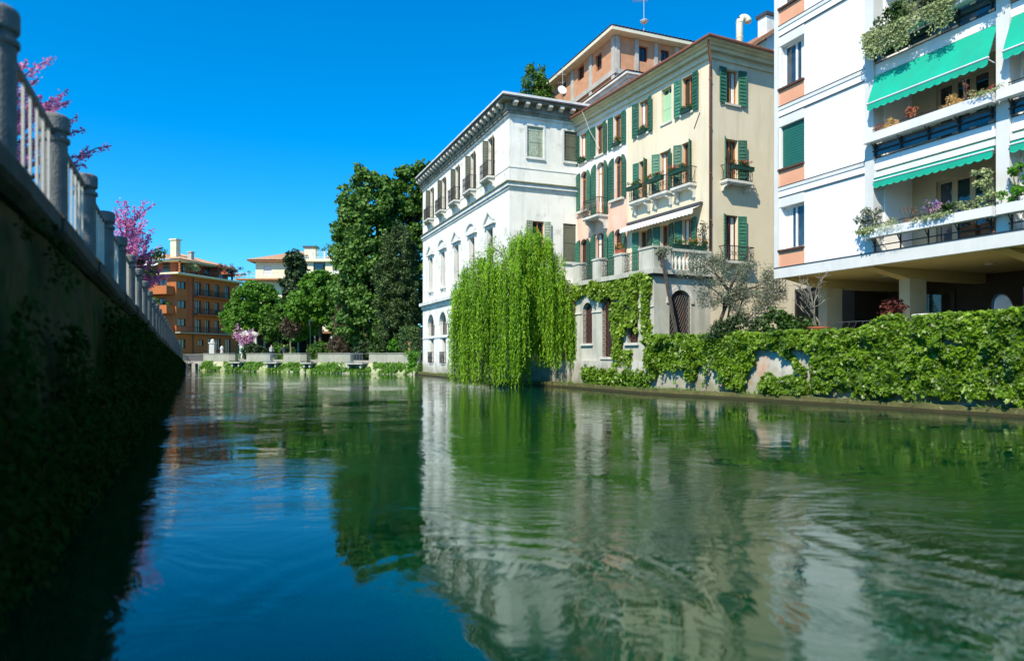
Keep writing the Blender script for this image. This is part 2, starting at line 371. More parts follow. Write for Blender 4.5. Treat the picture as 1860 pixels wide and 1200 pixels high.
def leaves(name, P, N, size, shape, mat, parent=None, tip=None, loc=(0, 0, 0)):
    """one mesh of many leaf-sized faces; P points, N normals, tip = preferred tip direction (n,3) or None"""
    P = np.asarray(P, float); n = len(P)
    N = np.asarray(N, float); N = N / (np.linalg.norm(N, axis=1, keepdims=True) + 1e-9)
    T = rng.normal(size=(n, 3)) if tip is None else np.asarray(tip, float)
    T = T - N * np.sum(T * N, axis=1, keepdims=True)
    T /= (np.linalg.norm(T, axis=1, keepdims=True) + 1e-9)
    B = np.cross(T, N)
    tv, tf = LEAF[shape]; k = len(tv)
    size = np.broadcast_to(np.asarray(size, float), (n,))[:, None, None]
    V = P[:, None, :] + size * (tv[None, :, 0:1] * B[:, None, :] + tv[None, :, 1:2] * T[:, None, :] + tv[None, :, 2:3] * N[:, None, :])
    V = V.reshape(-1, 3)
    me = bpy.data.meshes.new(name)
    me.vertices.add(len(V)); me.vertices.foreach_set('co', V.ravel())
    lens = np.array([len(f) for f in tf]); flat = np.concatenate([np.array(f) for f in tf])
    idx = (flat[None, :] + (np.arange(n) * k)[:, None]).ravel()
    tot = np.tile(lens, n)
    start = np.concatenate([[0], np.cumsum(tot)[:-1]])
    me.loops.add(len(idx)); me.loops.foreach_set('vertex_index', idx.astype(np.int32))
    me.polygons.add(len(tot)); me.polygons.foreach_set('loop_start', start.astype(np.int32)); me.polygons.foreach_set('loop_total', tot.astype(np.int32))
    me.update(calc_edges=True); me.materials.append(mat)
    o = link(name, me, parent, loc)
    if parent: o['kind'] = 'stuff'
    return o

def unit(n):
    d = rng.normal(size=(n, 3)); return d / np.linalg.norm(d, axis=1, keepdims=True)

def blob_leaves(centers, radii, per, spread=0.55):
    """leaf points in round clumps: shell-biased"""
    centers = np.asarray(centers, float); m = len(centers)
    radii = np.broadcast_to(np.asarray(radii, float), (m,))
    d = unit(m * per); r = rng.random(m * per) ** 0.4
    rr = np.repeat(radii, per) * r
    P = np.repeat(centers, per, axis=0) + d * rr[:, None] * np.array([1, 1, 0.85])
    N = d + rng.normal(size=d.shape) * spread + np.array([0, 0, 0.35])
    return P, N

def crown_clumps(ells, n, lo=0.6):
    """clump centres through a union of ellipsoids, mostly near its uneven outside"""
    vol = np.array([e[3] * e[4] * e[5] for e in ells]) ** 0.67; pr = vol / vol.sum()
    out = []
    E_ = np.array(ells, float)
    while len(out) < n:
        e = E_[rng.choice(len(ells), p=pr)]
        d = unit(1)[0]; r = lo + (1 - lo) * rng.random() ** 0.7
        r *= 1.0 + 0.10 * math.sin(5 * d[0] + 3 * d[2]) + rng.normal() * 0.05
        p = e[:3] + d * r * e[3:]
        q = (((p - E_[:, :3]) / E_[:, 3:]) ** 2).sum(axis=1)
        if (q < 0.30).any(): continue
        out.append(p)
    return np.array(out)

def tree(name, label, cat, base, ells, nclump, clump_r, per, leaf, lmat, bark, trunk_r=0.2, lo=0.6, shape='broad', nlimb=9, group=None, gap=0.0):
    """base in world; ells relative to base"""
    t = thing(name, label, cat, base, 0, group)
    cl = crown_clumps(ells, nclump, lo)
    rad = clump_r * rng.uniform(0.7, 1.3, len(cl))
    P, N = blob_leaves(cl, rad, per)
    leaves('crown', P, N, leaf * rng.uniform(0.7, 1.3, len(P)), shape, lmat, t)
    top = max(e[2] for e in ells); cx = sum(e[0] for e in ells) / len(ells); cy = sum(e[1] for e in ells) / len(ells)
    mb = MB()
    k = 6
    pts = [(cx * (i / k) ** 1.5 + random.uniform(-.06, .06) * (i > 0), cy * (i / k) ** 1.5, top * i / k) for i in range(k + 1)]
    mb.tube([(0, 0, -0.15)] + pts, trunk_r, 8, trunk_r * 0.35)
    tr = mb.build('trunk', bark, t, smooth=True)
    for i in range(nlimb):
        c = cl[rng.integers(len(cl))]
        z0 = top * random.uniform(0.35, 0.75); f = (z0 / top)
        a = Vector((cx * f ** 1.5, cy * f ** 1.5, z0)); b = Vector(c)
        mid = a.lerp(b, 0.5) + Vector((0, 0, 0.12 * (b - a).length))
        MB().tube([a, mid, b], trunk_r * 0.38, 5, trunk_r * 0.08).build('limb', bark, tr, smooth=True)
    return t

def wall_holes(mb, u0, u1, z0, z1, holes, depth=0.28, y=0.0):
    us = sorted({u0, u1} | {h[0] for h in holes} | {h[1] for h in holes})
    zs = sorted({z0, z1} | {h[2] for h in holes} | {h[3] for h in holes})
    for a, b in zip(us[:-1], us[1:]):
        for c, d in zip(zs[:-1], zs[1:]):
            um, zm = (a + b) / 2, (c + d) / 2
            if any(h[0] < um < h[1] and h[2] < zm < h[3] for h in holes): continue
            mb.quad((a, y, c), (b, y, c), (b, y, d), (a, y, d))
    for h in holes:
        a, b, c, d = h[:4]; arch = len(h) > 4 and h[4]
        y1 = y + depth; sp = d - (b - a) / 2 if arch else d
        mb.quad((a, y, c), (a, y1, c), (a, y1, sp), (a, y, sp)).quad((b, y1, c), (b, y, c), (b, y, sp), (b, y1, sp))
        mb.quad((a, y1, c), (a, y, c), (b, y, c), (b, y1, c))
        if not arch: mb.quad((a, y, d), (a, y1, d), (b, y1, d), (b, y, d))
        else:
            r = (b - a) / 2; uc = (a + b) / 2; n = 12
            arc = [(uc - r * math.cos(math.pi * i / n), sp + r * math.sin(math.pi * i / n)) for i in range(n + 1)]
            for i in range(n):
                p, q = arc[i], arc[i + 1]
                cor = (a, d) if i < n / 2 else (b, d)
                mb.add([(cor[0], y, cor[1]), (p[0], y, p[1]), (q[0], y, q[1])], [(0, 1, 2)])
                mb.quad((p[0], y, p[1]), (p[0], y1, p[1]), (q[0], y1, q[1]), (q[0], y, q[1]))
    return mb

class Bld:
    """a building: Empty at its front corner; face A runs along local x (left of the corner), face B along local y"""
    def __init__(s, name, label, cat, corner, rz, LA):
        s.t = thing(name, label, cat, corner, rz); s.LA = LA
    def A(s, name, mb, mat, u=0, z=0, out=0, turn=0.0, smooth=False, parent=None):
        me = mb.mesh(name, mat, smooth) if isinstance(mb, MB) else mb
        return link(name, me, parent or s.t, (u - s.LA, -out, z), turn)
    def B(s, name, mb, mat, u=0, z=0, out=0, turn=0.0, smooth=False, parent=None):
        me = mb.mesh(name, mat, smooth) if isinstance(mb, MB) else mb
        return link(name, me, parent or s.t, (out, u, z), R(90) + turn)

def sub(parent, name, mb, mat):
    return link(name, mb.mesh(name, mat) if isinstance(mb, MB) else mb, parent)

CACHE = {}
def cached(key, fn):
    if key not in CACHE: CACHE[key] = fn()
    return CACHE[key]

def m_frame(w, h, mat, d=0.24, bar=0.06, mullion=True, transom=None):
    def f():
        mb = MB()
        mb.box(0, bar, d - .06, d, 0, h).box(w - bar, w, d - .06, d, 0, h).box(bar, w - bar, d - .06, d, 0, bar).box(bar, w - bar, d - .06, d, h - bar, h)
        if mullion: mb.box(w / 2 - bar * .6, w / 2 + bar * .6, d - .065, d - .002, bar, h - bar)
        if transom: mb.box(bar, w - bar, d - .058, d - .004, h * transom, h * transom + bar * .8)
        return mb.mesh('window', mat)
    return cached(('fr', round(w, 2), round(h, 2), mat.name, d, bar, mullion, transom), f)

def m_pane(w, h, mat, d=0.24):
    return cached(('pa', round(w, 2), round(h, 2), mat.name, d), lambda: MB().box(0.02, w - .02, d - .02, d - .012, 0.02, h - .02).mesh('pane', mat))

def window(place, u, z, w, h, fmat, gmat, d=0.24, bar=0.06, mullion=True, transom=None, curtain=0):
    o = place('window', m_frame(w, h, fmat, d, bar, mullion, transom), None, u, z)
    sub(o, 'pane', m_pane(w, h, gmat, d), None)
    if curtain:
        mb = MB()
        def drape(x0, x1):
            n = 8
            for i in range(n):
                a = x0 + (x1 - x0) * i / n; b = x0 + (x1 - x0) * (i + 1) / n
                ya = d - .03 - .025 * (i % 2); yb = d - .03 - .025 * ((i + 1) % 2)
                mb.quad((a, ya, .05), (b, yb, .05), (b, yb, h - .06), (a, ya, h - .06))
        if curtain & 1: drape(.07, w * .33)
        if curtain & 2: drape(w * .67, w - .07)
        sub(o, 'curtain', mb, M['curtain'])
    return o

def m_shutter(w, h, mat, side, arch=False):
    """leaf with frame and louvre slats; hinge at x=0, spreading to -x (side=-1) or +x"""
    def f():
        mb = MB(); st = 0.055; th = 0.04
        x0, x1 = (-w, 0) if side < 0 else (0, w)
        r = w if arch else 0
        hs = h - r * 0.9 if arch else h
        mb.box(x0, x0 + st, -th, 0, 0, hs if (arch and side < 0) or not arch else h - .03)
        mb.box(x1 - st, x1, -th, 0, 0, hs if (arch and side > 0) or not arch else h - .03)
        for z in (0, hs * .5, hs - .07): mb.box(x0 + st, x1 - st, -th + .002, -.002, z, z + .07)
        n = max(3, int(hs / 0.16)); dz = hs / n
        for i in range(n):
            z = i * dz
            a, b = x0 + st, x1 - st
            mb.add([(a, -th + .003, z + .01), (b, -th + .003, z + .01), (b, -.006, z + dz), (a, -.006, z + dz), (a, -th + .012, z + .0), (b, -th + .012, z + .0)],
                   [(0, 1, 2, 3), (4, 5, 1, 0)])
        if arch:
            n = 8
            hx = 0.0; sgn = -1 if side < 0 else 1
            pts = [(0, hs)] + [(sgn * w * math.cos(math.pi / 2 * i / n), hs + (h - hs) * math.sin(math.pi / 2 * i / n)) for i in range(n + 1)]
            # flat quarter panel whose high side is at the opening (hinge) edge
            if sgn < 0: pts = [pts[0]] + pts[:0:-1]
            mb.prism_y(pts, -th, -.004)
        return mb.mesh('shutter', mat)
    return cached(('sh', round(w, 2), round(h, 2), mat.name, side, arch), f)

def shutters(place, u0, u1, z, h, w, mat, arch=False, al=None, ar=None, left=True, right=True, out=0.02):
    al = R(random.uniform(3, 16)) if al is None else al; ar = R(random.uniform(3, 16)) if ar is None else ar
    if left: place('shutter', m_shutter(w, h, mat, -1, arch), None, u0, z, out, al)
    if right: place('shutter', m_shutter(w, h, mat, 1, arch), None, u1, z, out, -ar)

def m_railing(w, d, h, step=0.11, curl=True, belly=0.0):
    """iron balcony railing with two returns; x 0..w, out -d"""
    def f():
        mb = MB(); r = 0.017
        for z in (0.04, h): mb.tube([(0, 0, z), (0, -d, z), (w, -d, z), (w, 0, z)], r * 1.3, 5)
        def bar(x, y, nx, ny):
            if belly:
                pts = [(x + nx * belly * math.sin(math.pi * min(1, i / 6)) * (1 if i < 7 else 0), y + ny * belly * math.sin(math.pi * min(1, i / 6)), .04 + (h - .04) * i / 8) for i in range(9)]
                mb.tube(pts, r * .8, 4)
            else: mb.tube([(x, y, .04), (x, y, h)], r * .8, 4)
        n = max(2, int(w / step))
        for i in range(n + 1): bar(w * i / n, -d, 0, -1)
        m = max(1, int(d / step))
        for j in range(1, m):
            bar(0, -d * j / m, -1, 0); bar(w, -d * j / m, 1, 0)
        if curl:
            k = max(2, int(w / .22))
            for i in range(k):
                cx = w * (i + .5) / k; rr = w / k * .42
                mb.tube([(cx + rr * math.cos(a * .7), -d - .005, h * .5 + rr * math.sin(a * .7)) for a in range(10)], r * .7, 4)
        return mb.mesh('railing', M['iron'])
    return cached(('rl', round(w, 2), round(d, 2), round(h, 2), step, curl, belly), f)

def m_slab(w, d, h=0.12):
    def f():
        mb = MB()
        mb.box(0, w, -d, 0, -h, 0).box(.03, w - .03, -d + .04, 0, -h - .05, -h - .001)
        return mb.mesh('balcony_slab', M['stone'])
    return cached(('sl', round(w, 2), round(d, 2), h), f)

def m_bracket(d, h, w=0.12, mat='stone'):
    def f():
        pts = [(0, 0), (-d, 0), (-d, -h * .25), (-d * .55, -h * .45), (-d * .35, -h * .8), (-d * .3, -h), (0, -h)]
        return MB().prism_x(pts, 0, w).mesh('bracket', M[mat])
    return cached(('br', d, h, w, mat), f)

def balconet(place, u, z, w, d=0.42, h=0.85, bh=0.5, curl=True, belly=0.0, slab=True):
    if slab:
        place('balcony_slab', m_slab(w, d), None, u, z, 0.004)
        for x in (0.08, w - 0.2): place('bracket', m_bracket(d * .8, bh), None, u + x, z - .175, 0.003)
    place('railing', m_railing(w - .08, d - .04, h, curl=curl, belly=belly), None, u + .04, z, 0.0)

def tile_roof(mb, a, b, c, d, pitch=0.22, amp=0.05, rows=6):
    """corrugated tiled plane: a->b eave (left to right), d->c ridge"""
    a, b, c, d = map(Vector, (a, b, c, d))
    n = max(4, int((b - a).length / pitch)) * 4
    nrm = (b - a).cross(d - a).normalized()
    if nrm.z < 0: nrm = -nrm
    o = len(mb.v)
    for j in range(rows + 1):
        for k in (0, 1) if 0 < j < rows else (0,):
            f = j / rows
            for i in range(n + 1):
                p = a.lerp(b, i / n).lerp(d.lerp(c, i / n), f)
                h = amp * (0.5 + 0.5 * math.sin(i * math.pi / 2)) + (0.025 if k == 0 else 0.0)
                mb.v.append(tuple(p + nrm * h))
    rowsn = 2 * rows
    for j in range(rowsn - 1):
        for i in range(n):
            q = o + j * (n + 1) + i
            mb.f.append((q, q + 1, q + n + 2, q + n + 1))
    return mb

# ------------------------------------------------------------------ water and land
def water_material():
    m, t, p, out = nt('canal_water')
    N, K = t.nodes, t.links
    def node(k, **kw):
        n = N.new(k)
        for a, b in kw.items(): setattr(n, a, b)
        return n
    def math_(op, a, b=None, c=None):
        n = node('ShaderNodeMath', operation=op)
        for i, x in enumerate((a, b, c)):
            if x is None: continue
            if isinstance(x, (int, float)): n.inputs[i].default_value = x
            else: K.new(x, n.inputs[i])
        return n.outputs[0]
    g = node('ShaderNodeNewGeometry'); pos = g.outputs['Position']
    # slow current warps the ripple field
    wn_ = node('ShaderNodeTexNoise'); wn_.inputs['Scale'].default_value = 0.16; wn_.inputs['Detail'].default_value = 3
    K.new(pos, wn_.inputs['Vector'])
    sb = node('ShaderNodeVectorMath', operation='SUBTRACT'); sb.inputs[1].default_value = (.5, .5, .5)
    K.new(wn_.outputs['Color'], sb.inputs[0])
    sc = node('ShaderNodeVectorMath', operation='SCALE'); sc.inputs['Scale'].default_value = 7.0
    K.new(sb.outputs[0], sc.inputs[0])
    ad = node('ShaderNodeVectorMath', operation='ADD'); K.new(pos, ad.inputs[0]); K.new(sc.outputs[0], ad.inputs[1])
    warped = ad.outputs[0]
    def layer(scale, stretch, detail, rot=25, src=warped):
        mp = node('ShaderNodeMapping'); mp.inputs['Rotation'].default_value = (0, 0, R(rot)); mp.inputs['Scale'].default_value = stretch
        K.new(src, mp.inputs[0])
        n = node('ShaderNodeTexNoise'); n.inputs['Scale'].default_value = scale; n.inputs['Detail'].default_value = detail
        n.inputs['Roughness'].default_value = 0.5
        K.new(mp.outputs[0], n.inputs['Vector']); return n.outputs['Fac']
    swell = layer(0.55, (0.5, 1.3, 1), 2, 10)
    ripple = layer(2.9, (0.55, 1.5, 1), 4, -12)
    fine = layer(8.0, (0.6, 1.4, 1), 3, 8)
    mask = node('ShaderNodeMapRange'); mask.inputs[1].default_value = 0.38; mask.inputs[2].default_value = 0.62
    mask.inputs[3].default_value = 0.08; mask.inputs[4].default_value = 1.5
    mk = node('ShaderNodeTexNoise'); mk.inputs['Scale'].default_value = 0.13; mk.inputs['Detail'].default_value = 4
    K.new(warped, mk.inputs['Vector']); K.new(mk.outputs['Fac'], mask.inputs[0])
    # ring-shaped swirls where the current wells up
    def ring(cx, cy, rad, width, freq):
        sp = node('ShaderNodeSeparateXYZ'); K.new(pos, sp.inputs[0])
        spw = node('ShaderNodeSeparateXYZ'); K.new(sc.outputs[0], spw.inputs[0])
        dx = math_('ADD', math_('SUBTRACT', sp.outputs[0], cx), math_('MULTIPLY', spw.outputs[0], 0.22))
        dy = math_('ADD', math_('SUBTRACT', sp.outputs[1], cy), math_('MULTIPLY', spw.outputs[1], 0.22))
        r = math_('SQRT', math_('ADD', math_('MULTIPLY', dx, dx), math_('MULTIPLY', dy, dy)))
        off = math_('DIVIDE', math_('SUBTRACT', r, rad), width)
        env = math_('POWER', 2.718, math_('MULTIPLY', math_('MULTIPLY', off, off), -1.0))
        return math_('MULTIPLY', env, math_('SINE', math_('MULTIPLY', r, freq)))
    rings = math_('ADD', ring(5.4, 6.6, 2.6, 0.7, 15.0), math_('ADD', ring(-0.3, 4.6, 1.5, 0.5, 19.0), ring(0.8, 21.0, 3.6, 1.2, 6.0)))
    h = math_('MULTIPLY', swell, 0.013)
    h = math_('ADD', h, math_('MULTIPLY', math_('MULTIPLY', ripple, mask.outputs[0]), 0.0100))
    h = math_('ADD', h, math_('MULTIPLY', math_('MULTIPLY', fine, mask.outputs[0]), 0.0036))
    h = math_('ADD', h, math_('MULTIPLY', math_('MULTIPLY', rings, mask.outputs[0]), 0.0022))
    b = node('ShaderNodeBump'); b.inputs['Strength'].default_value = 1.0; b.inputs['Distance'].default_value = 1.0
    K.new(h, b.inputs['Height']); K.new(b.outputs[0], p.inputs['Normal'])
    K.new(mixc(t, mk.outputs['Fac'], (0.0, 0.027, 0.008), (0.0, 0.037, 0.0115)), p.inputs['Base Color'])
    p.inputs['Roughness'].default_value = 0.012
    p.inputs['IOR'].default_value = 1.75
    p.inputs['Specular IOR Level'].default_value = 0.5
    p.inputs['Specular Tint'].default_value = (0.62, 1.0, 0.80, 1)
    p.subsurface_method = 'BURLEY'       # murky water: light spreads under the surface, no crisp shadows
    p.inputs['Subsurface Weight'].default_value = 1.0
    p.inputs['Subsurface Radius'].default_value = (1.0, 1.0, 1.0)
    p.inputs['Subsurface Scale'].default_value = 3.0
    return m
M['water'] = water_material()

tag(MB().quad((-900, -900, -2.5), (900, -900, -2.5), (900, 1500, -2.5), (-900, 1500, -2.5)).build('ground', M['riverbed']), kind='structure')
tag(MB().quad((-60, -60, 0), (80, -60, 0), (80, 100, 0), (-60, 100, 0)).build('water', M['water']), kind='structure')

tag(MB().prism_z([(-35.2, 78.3), (-7.9, 60.3), (-2, 62), (40, 80), (400, 80), (400, 1200), (-600, 1200), (-600, 88), (-46.5, 88), (-44, 93), (-37.5, 91)], -2.4, 1.2).build('far_bank', M['paving']), kind='structure')
tag(MB().prism_z([(-33.0, 84.5), (-24, 76.5), (-12, 68.5), (-6, 66), (40, 84), (400, 84), (400, 1190), (-590, 1190), (-590, 90), (-46.6, 90), (-44, 95), (-37.5, 93)], .5, 1.9).build('park_lawn', M['lawn']), kind='structure')
tag(MB().prism_z([(6.4, 31.0), (9.9, 26.1), (14.35, 19.1), (18.3, 12.6), (60, -40), (400, -40), (400, 79.9), (12, 79.9), (3.95, 43.3)], -2.4, 2.25).build('right_bank', M['soil']), kind='structure')
tag(MB().poly([(9.95, 26.1, 2.256), (14.4, 19.15, 2.256), (18.3, 12.7, 2.256), (25, 16, 2.256), (17, 31, 2.256), (12, 30, 2.256)]).build('bounce_paving', M['paving_pale']), kind='structure')  # unseen pale sheet, added to bounce sunlight onto the overhang soffit
tag(MB().prism_z([(-0.2, 41.1), (3.2, 37.1), (6.3, 31.15), (3.9, 43.2)], -2.4, 1.28).build('courtyard', M['paving']), kind='structure')

# left embankment: local x runs away from the camera along the wall, -y faces the water
LW_ANG = math.atan2(0.9064, -0.4224)
LW_O = (-1.6, 0.0, 0.0)
def lw_world(s, y): return (LW_O[0] - 0.4224 * s - 0.9064 * y, LW_O[1] + 0.9064 * s - 0.4224 * y)
HS = [(-80, 4.5), (6, 4.55), (9, 4.45), (14, 4.30), (21, 4.15), (28, 3.88), (36, 3.75), (63, 3.15), (94, 2.45)]
def post_top(s):
    for (a, za), (b, zb) in zip(HS[:-1], HS[1:]):
        if s <= b: return za + (zb - za) * (s - a) / (b - a)
    return HS[-1][1]
def cop(s): return post_top(s) - 1.32

mb = MB()
ss = [-80, -40, -10, 0] + list(range(6, 95, 4)) + [94]
for a, b in zip(ss[:-1], ss[1:]):
    za, zb = cop(a) - .02, cop(b) - .02
    mb.quad((a, .3, za), (b, .3, zb), (b, 500, zb), (a, 500, za))
mb.quad((94, -.1, -2.4), (94, 500, -2.4), (94, 500, cop(94) - .02), (94, -.1, cop(94) - .02))
tag(mb.build('left_bank', M['paving'], None, LW_O, LW_ANG), kind='structure')

lw = thing('embankment_wall', 'tall dark mossy embankment wall with stone coping along the left bank', 'wall', LW_O, LW_ANG)
mb = MB()
fine_s = [-80, -40, -20, -8] + [-4 + 0.5 * i for i in range(40)] + [16 + 2 * i for i in range(40)]
def face_y(s, z): return -0.06 - 0.05 * (3.3 - z) + 0.05 * mnoise.noise(Vector((s * 1.2, z * 1.5, 3.1))) + 0.03 * mnoise.noise(Vector((s * 3.1, z * 3.5, 9.1)))
NZ = 9
rows = []
for s in fine_s:
    zt = cop(s) - .30
    rows.append([(s, face_y(s, -1 + (zt + 1) * j / NZ), -1 + (zt + 1) * j / NZ) for j in range(NZ + 1)])
for ra, rb in zip(rows[:-1], rows[1:]):
    for j in range(NZ): mb.quad(ra[j], rb[j], rb[j + 1], ra[j + 1])
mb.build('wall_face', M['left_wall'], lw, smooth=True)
s = -4.0; k = 0
while s < 93:
    ln = 1.45 if s < 40 else 2.9
    e = min(s + ln - .012, 94); j = 0.008 * ((k * 7) % 5 - 2)
    pr = [(-0.20 + j, -.24), (-0.24 + j, -.20), (-0.24 + j, -.05), (-0.20 + j, 0), (0.34, 0), (0.34, -.28), (-0.12, -.28)]
    m2 = MB()
    m2.v = [(s, y, z + cop(s)) for y, z in pr] + [(e, y, z + cop(e)) for y, z in pr]
    n = len(pr)
    m2.f = [tuple(range(n - 1, -1, -1)), tuple(range(n, 2 * n))] + [(i, (i + 1) % n, n + (i + 1) % n, n + i) for i in range(n)]
    m2.build('coping_stone', M['coping'], lw); s += ln; k += 1

rail = thing('embankment_railing', 'railing of round grey stone posts and pale bars on the left embankment', 'railing', LW_O, LW_ANG)
m_post = MB().lathe([(.165, 0), (.165, .05), (.137, .06), (.134, .98), (.155, .99), (.160, 1.015), (.155, 1.04), (.127, 1.05), (.127, 1.09), (.150, 1.105), (.158, 1.125),
                     (.158, 1.255), (.150, 1.28), (.12, 1.30), (.03, 1.31)], 28).mesh('post', M['post'])
m_bar = MB().box(-.022, .022, -.012, .012, 0, 1).mesh('bar', M['bar_pale'])
posts = [3.62 + 2.50 * i for i in range(37)]
for i, s in enumerate(posts):
    link('post', m_post, rail, (s, 0, cop(s)))
    if i == 0: continue
    a, b = posts[i - 1], s
    for z in (1.08, .12):
        m2 = MB()
        pts = [(a, -.025, cop(a) + z - .03), (b, -.025, cop(b) + z - .03), (b, -.025, cop(b) + z + .03), (a, -.025, cop(a) + z + .03)]
        m2.v = pts + [(x, .025, q) for x, y, q in pts]
        m2.f = [(0, 1, 2, 3), (7, 6, 5, 4), (0, 4, 5, 1), (3, 2, 6, 7)]
        m2.build('rail', M['rail_dark'], rail)
    nb = 7
    for j in range(1, nb + 1):
        x = a + (b - a) * j / (nb + 1)
        o = link('bar', m_bar, rail, (x, 0, cop(x) + .15)); o.scale = (1, 1, .91)

# plants on the shaded wall
def wall_growth():
    n = 70000
    s = 0.2 + 88 * rng.random(n) ** 2.2
    z = rng.random(n) * (np.array([cop(q) for q in s]) - .35) - 0.05
    keep = np.array([mnoise.noise(Vector((a * .55, b * .8, 1.7))) + .35 * mnoise.noise(Vector((a * 2.1, b * 2.5, 5.7))) - .22 * (b - 1.5) > -.10 for a, b in zip(s, z)])
    s, z = s[keep], z[keep]; m = len(s)
    off = rng.random(m) ** 1.5 * .22
    y = -0.16 - .05 * (3.3 - z) * .6 - off
    P = np.stack([s, y, z], 1)
    N = rng.normal(size=(m, 3)) * .6 + np.array([0, -1, .5])
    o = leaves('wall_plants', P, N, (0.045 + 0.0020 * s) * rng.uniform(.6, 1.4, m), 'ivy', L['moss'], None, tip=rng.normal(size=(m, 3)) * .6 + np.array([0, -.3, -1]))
    o.location = LW_O; o.rotation_euler = (0, 0, LW_ANG)
    tag(o, 'dark green ivy and moss clinging to the shaded left embankment', 'ivy', kind='stuff')
wall_growth()

# ------------------------------------------------------------------ right quay wall
def offset_poly(pts, d):
    out = []
    for i, p in enumerate(pts):
        a = Vector(pts[max(i - 1, 0)]); b = Vector(pts[min(i + 1, len(pts) - 1)])
        t = (b - a).normalized(); n = Vector((t.y, -t.x))
        out.append((p[0] + n.x * d, p[1] + n.y * d))
    return out
def strip(pts_front, pts_back, z0, z1, seg=None):
    mb = MB(); n = len(pts_front)
    zt = z1 if isinstance(z1, (list, tuple)) else [z1] * n
    for i in range(n - 1):
        a, b, c, d = pts_front[i], pts_front[i + 1], pts_back[i + 1], pts_back[i]
        mb.quad((*a, z0), (*b, z0), (*b, zt[i + 1]), (*a, zt[i]))
        mb.quad((*a, zt[i]), (*b, zt[i + 1]), (*c, zt[i + 1]), (*d, zt[i]))
        mb.quad((*c, z0), (*d, z0), (*d, zt[i]), (*c, zt[i + 1]))
    for a, d, z in ((pts_front[0], pts_back[0], zt[0]), (pts_front[-1], pts_back[-1], zt[-1])):
        mb.quad((*a, z0), (*d, z0), (*d, z), (*a, z))
    return mb
def densify(pts, step):
    out = []
    for a, b in zip(pts[:-1], pts[1:]):
        a, b = Vector(a), Vector(b); n = max(1, int((b - a).length / step))
        out += [tuple(a.lerp(b, i / n)) for i in range(n)]
    return out + [tuple(pts[-1])]

QA = [(-0.16, 40.9), (3.1, 36.9)]
QB = [(6.12, 30.75), (9.62, 25.75), (14.1, 18.8), (18.1, 12.3), (22, 6)]
qw = thing('quay_wall', 'low grey and brick quay wall with mossy ledge below the ivy on the right bank', 'wall', (0, 0, 0))
strip(QA, offset_poly(QA, -.3), -1.5, 1.36).build('courtyard_wall', M['quay_grey'], qw)
qb = densify(QB, .8)
strip(qb, offset_poly(qb, -.35), -1.5, [2.42 + .05 * math.sin(i * 1.9) for i in range(len(qb))]).build('wall_face', M['quay_grey'], qw)
led = densify([(-8.1, 60.3), (-0.3, 40.7), (3.0, 36.6), (6.0, 30.5)] + QB[1:], .35)
lf = [(p[0] + .10 * mnoise.noise(Vector((p[0] * 1.1, p[1] * 1.1, 0))), p[1] + .10 * mnoise.noise(Vector((p[0] * 1.1, p[1] * 1.1, 7)))) for p in offset_poly(led, .33)]
strip(lf, offset_poly(led, -.2), -.6, [.24 + .06 * mnoise.noise(Vector((p[0] * 2, p[1] * 2, 3))) for p in led]).build('ledge', M['ledge'], qw)
strip([(a[0] * .5 + b[0] * .5, a[1] * .5 + b[1] * .5) for a, b in zip(offset_poly(led, .40), lf)], offset_poly(led, .1), -.6, .09).build('footing', M['wet_dark'], qw)
def ledge_grass():
    P = []; 
    for i in range(5200):
        j = rng.integers(len(led) - 1); f = rng.random()
        a, b = led[j], led[j + 1]; q = offset_poly([a, b], rng.uniform(-.0, .34))
        x = q[0][0] * (1 - f) + q[1][0] * f; y = q[0][1] * (1 - f) + q[1][1] * f
        if mnoise.noise(Vector((x * .8, y * .8, 2.2))) < -.02: continue
        P.append((x, y, .2))
    P = np.array(P); m = len(P)
    tip = rng.normal(size=(m, 3)) * .5 + np.array([0, 0, 1])
    tag(leaves('ledge_grass', P, rng.normal(size=(m, 3)) + np.array([-.5, -.6, .1]), .16 * rng.uniform(.4, 1.3, m), 'willow', L['grass'], None, tip), 'short grass and moss tufts on the ledge at the right waterline', 'grass', kind='stuff')
ledge_grass()

# far quay
FQ = [(-35.0, 78.0), (-7.95, 60.2)]
fq_d = (Vector(FQ[1]) - Vector(FQ[0])); FQL = fq_d.length; fq_ang = math.atan2(fq_d.y, fq_d.x)
fq = thing('far_quay_wall', 'pale stone quay wall with parapet and mossy base at the far end of the canal', 'wall', (*FQ[0], 0), fq_ang)
mb = MB(); 
prof = [(-.9, -.5), (-.85, .12), (-.35, .95), (-.30, 1.0), (.05, 1.0), (.05, -.5)]
mb.prism_x(prof, 0, FQL - .1); mb.build('sloped_base', M['far_slope'], fq)
bays = [(6.0, 7.9), (11.9, 14.0), (17.6, 19.2), (23.8, 26.2)]
x = 0.0
for a, b in bays + [(FQL - .1, None)]:
    while x < a - .01:
        e = min(x + 2.2, a)
        MB().box(x + .01, e - .01, -.30, 0.0, 1.003, 1.84).box(x + .005, e - .005, -.36, .06, 1.841, 1.91).build('parapet_panel', M['far_quay'], fq)
        x = e
    if b: x = b
for i, (a, b) in enumerate(bays):
    st = MB().box(a, b, -1.15, -.301, .86, .98); st.box(a + .3, a + .5, -1.0, -.4, .5, .859).box(b - .5, b - .3, -1.0, -.4, .5, .859)
    st.build('balcony_slab', M['concrete'], fq)
    r = MB()
    for z in (1.1, 1.85): r.tube([(a, -.3, z), (a, -1.1, z), (b, -1.1, z), (b, -.3, z)], .025, 5)
    n = 12
    for j in range(n + 1): r.tube([(a + (b - a) * j / n, -1.1, .98), (a + (b - a) * j / n, -1.1, 1.85)], .014, 4)
    r.build('railing', M['galv'] if i in (1, 3) else M['iron'], fq)
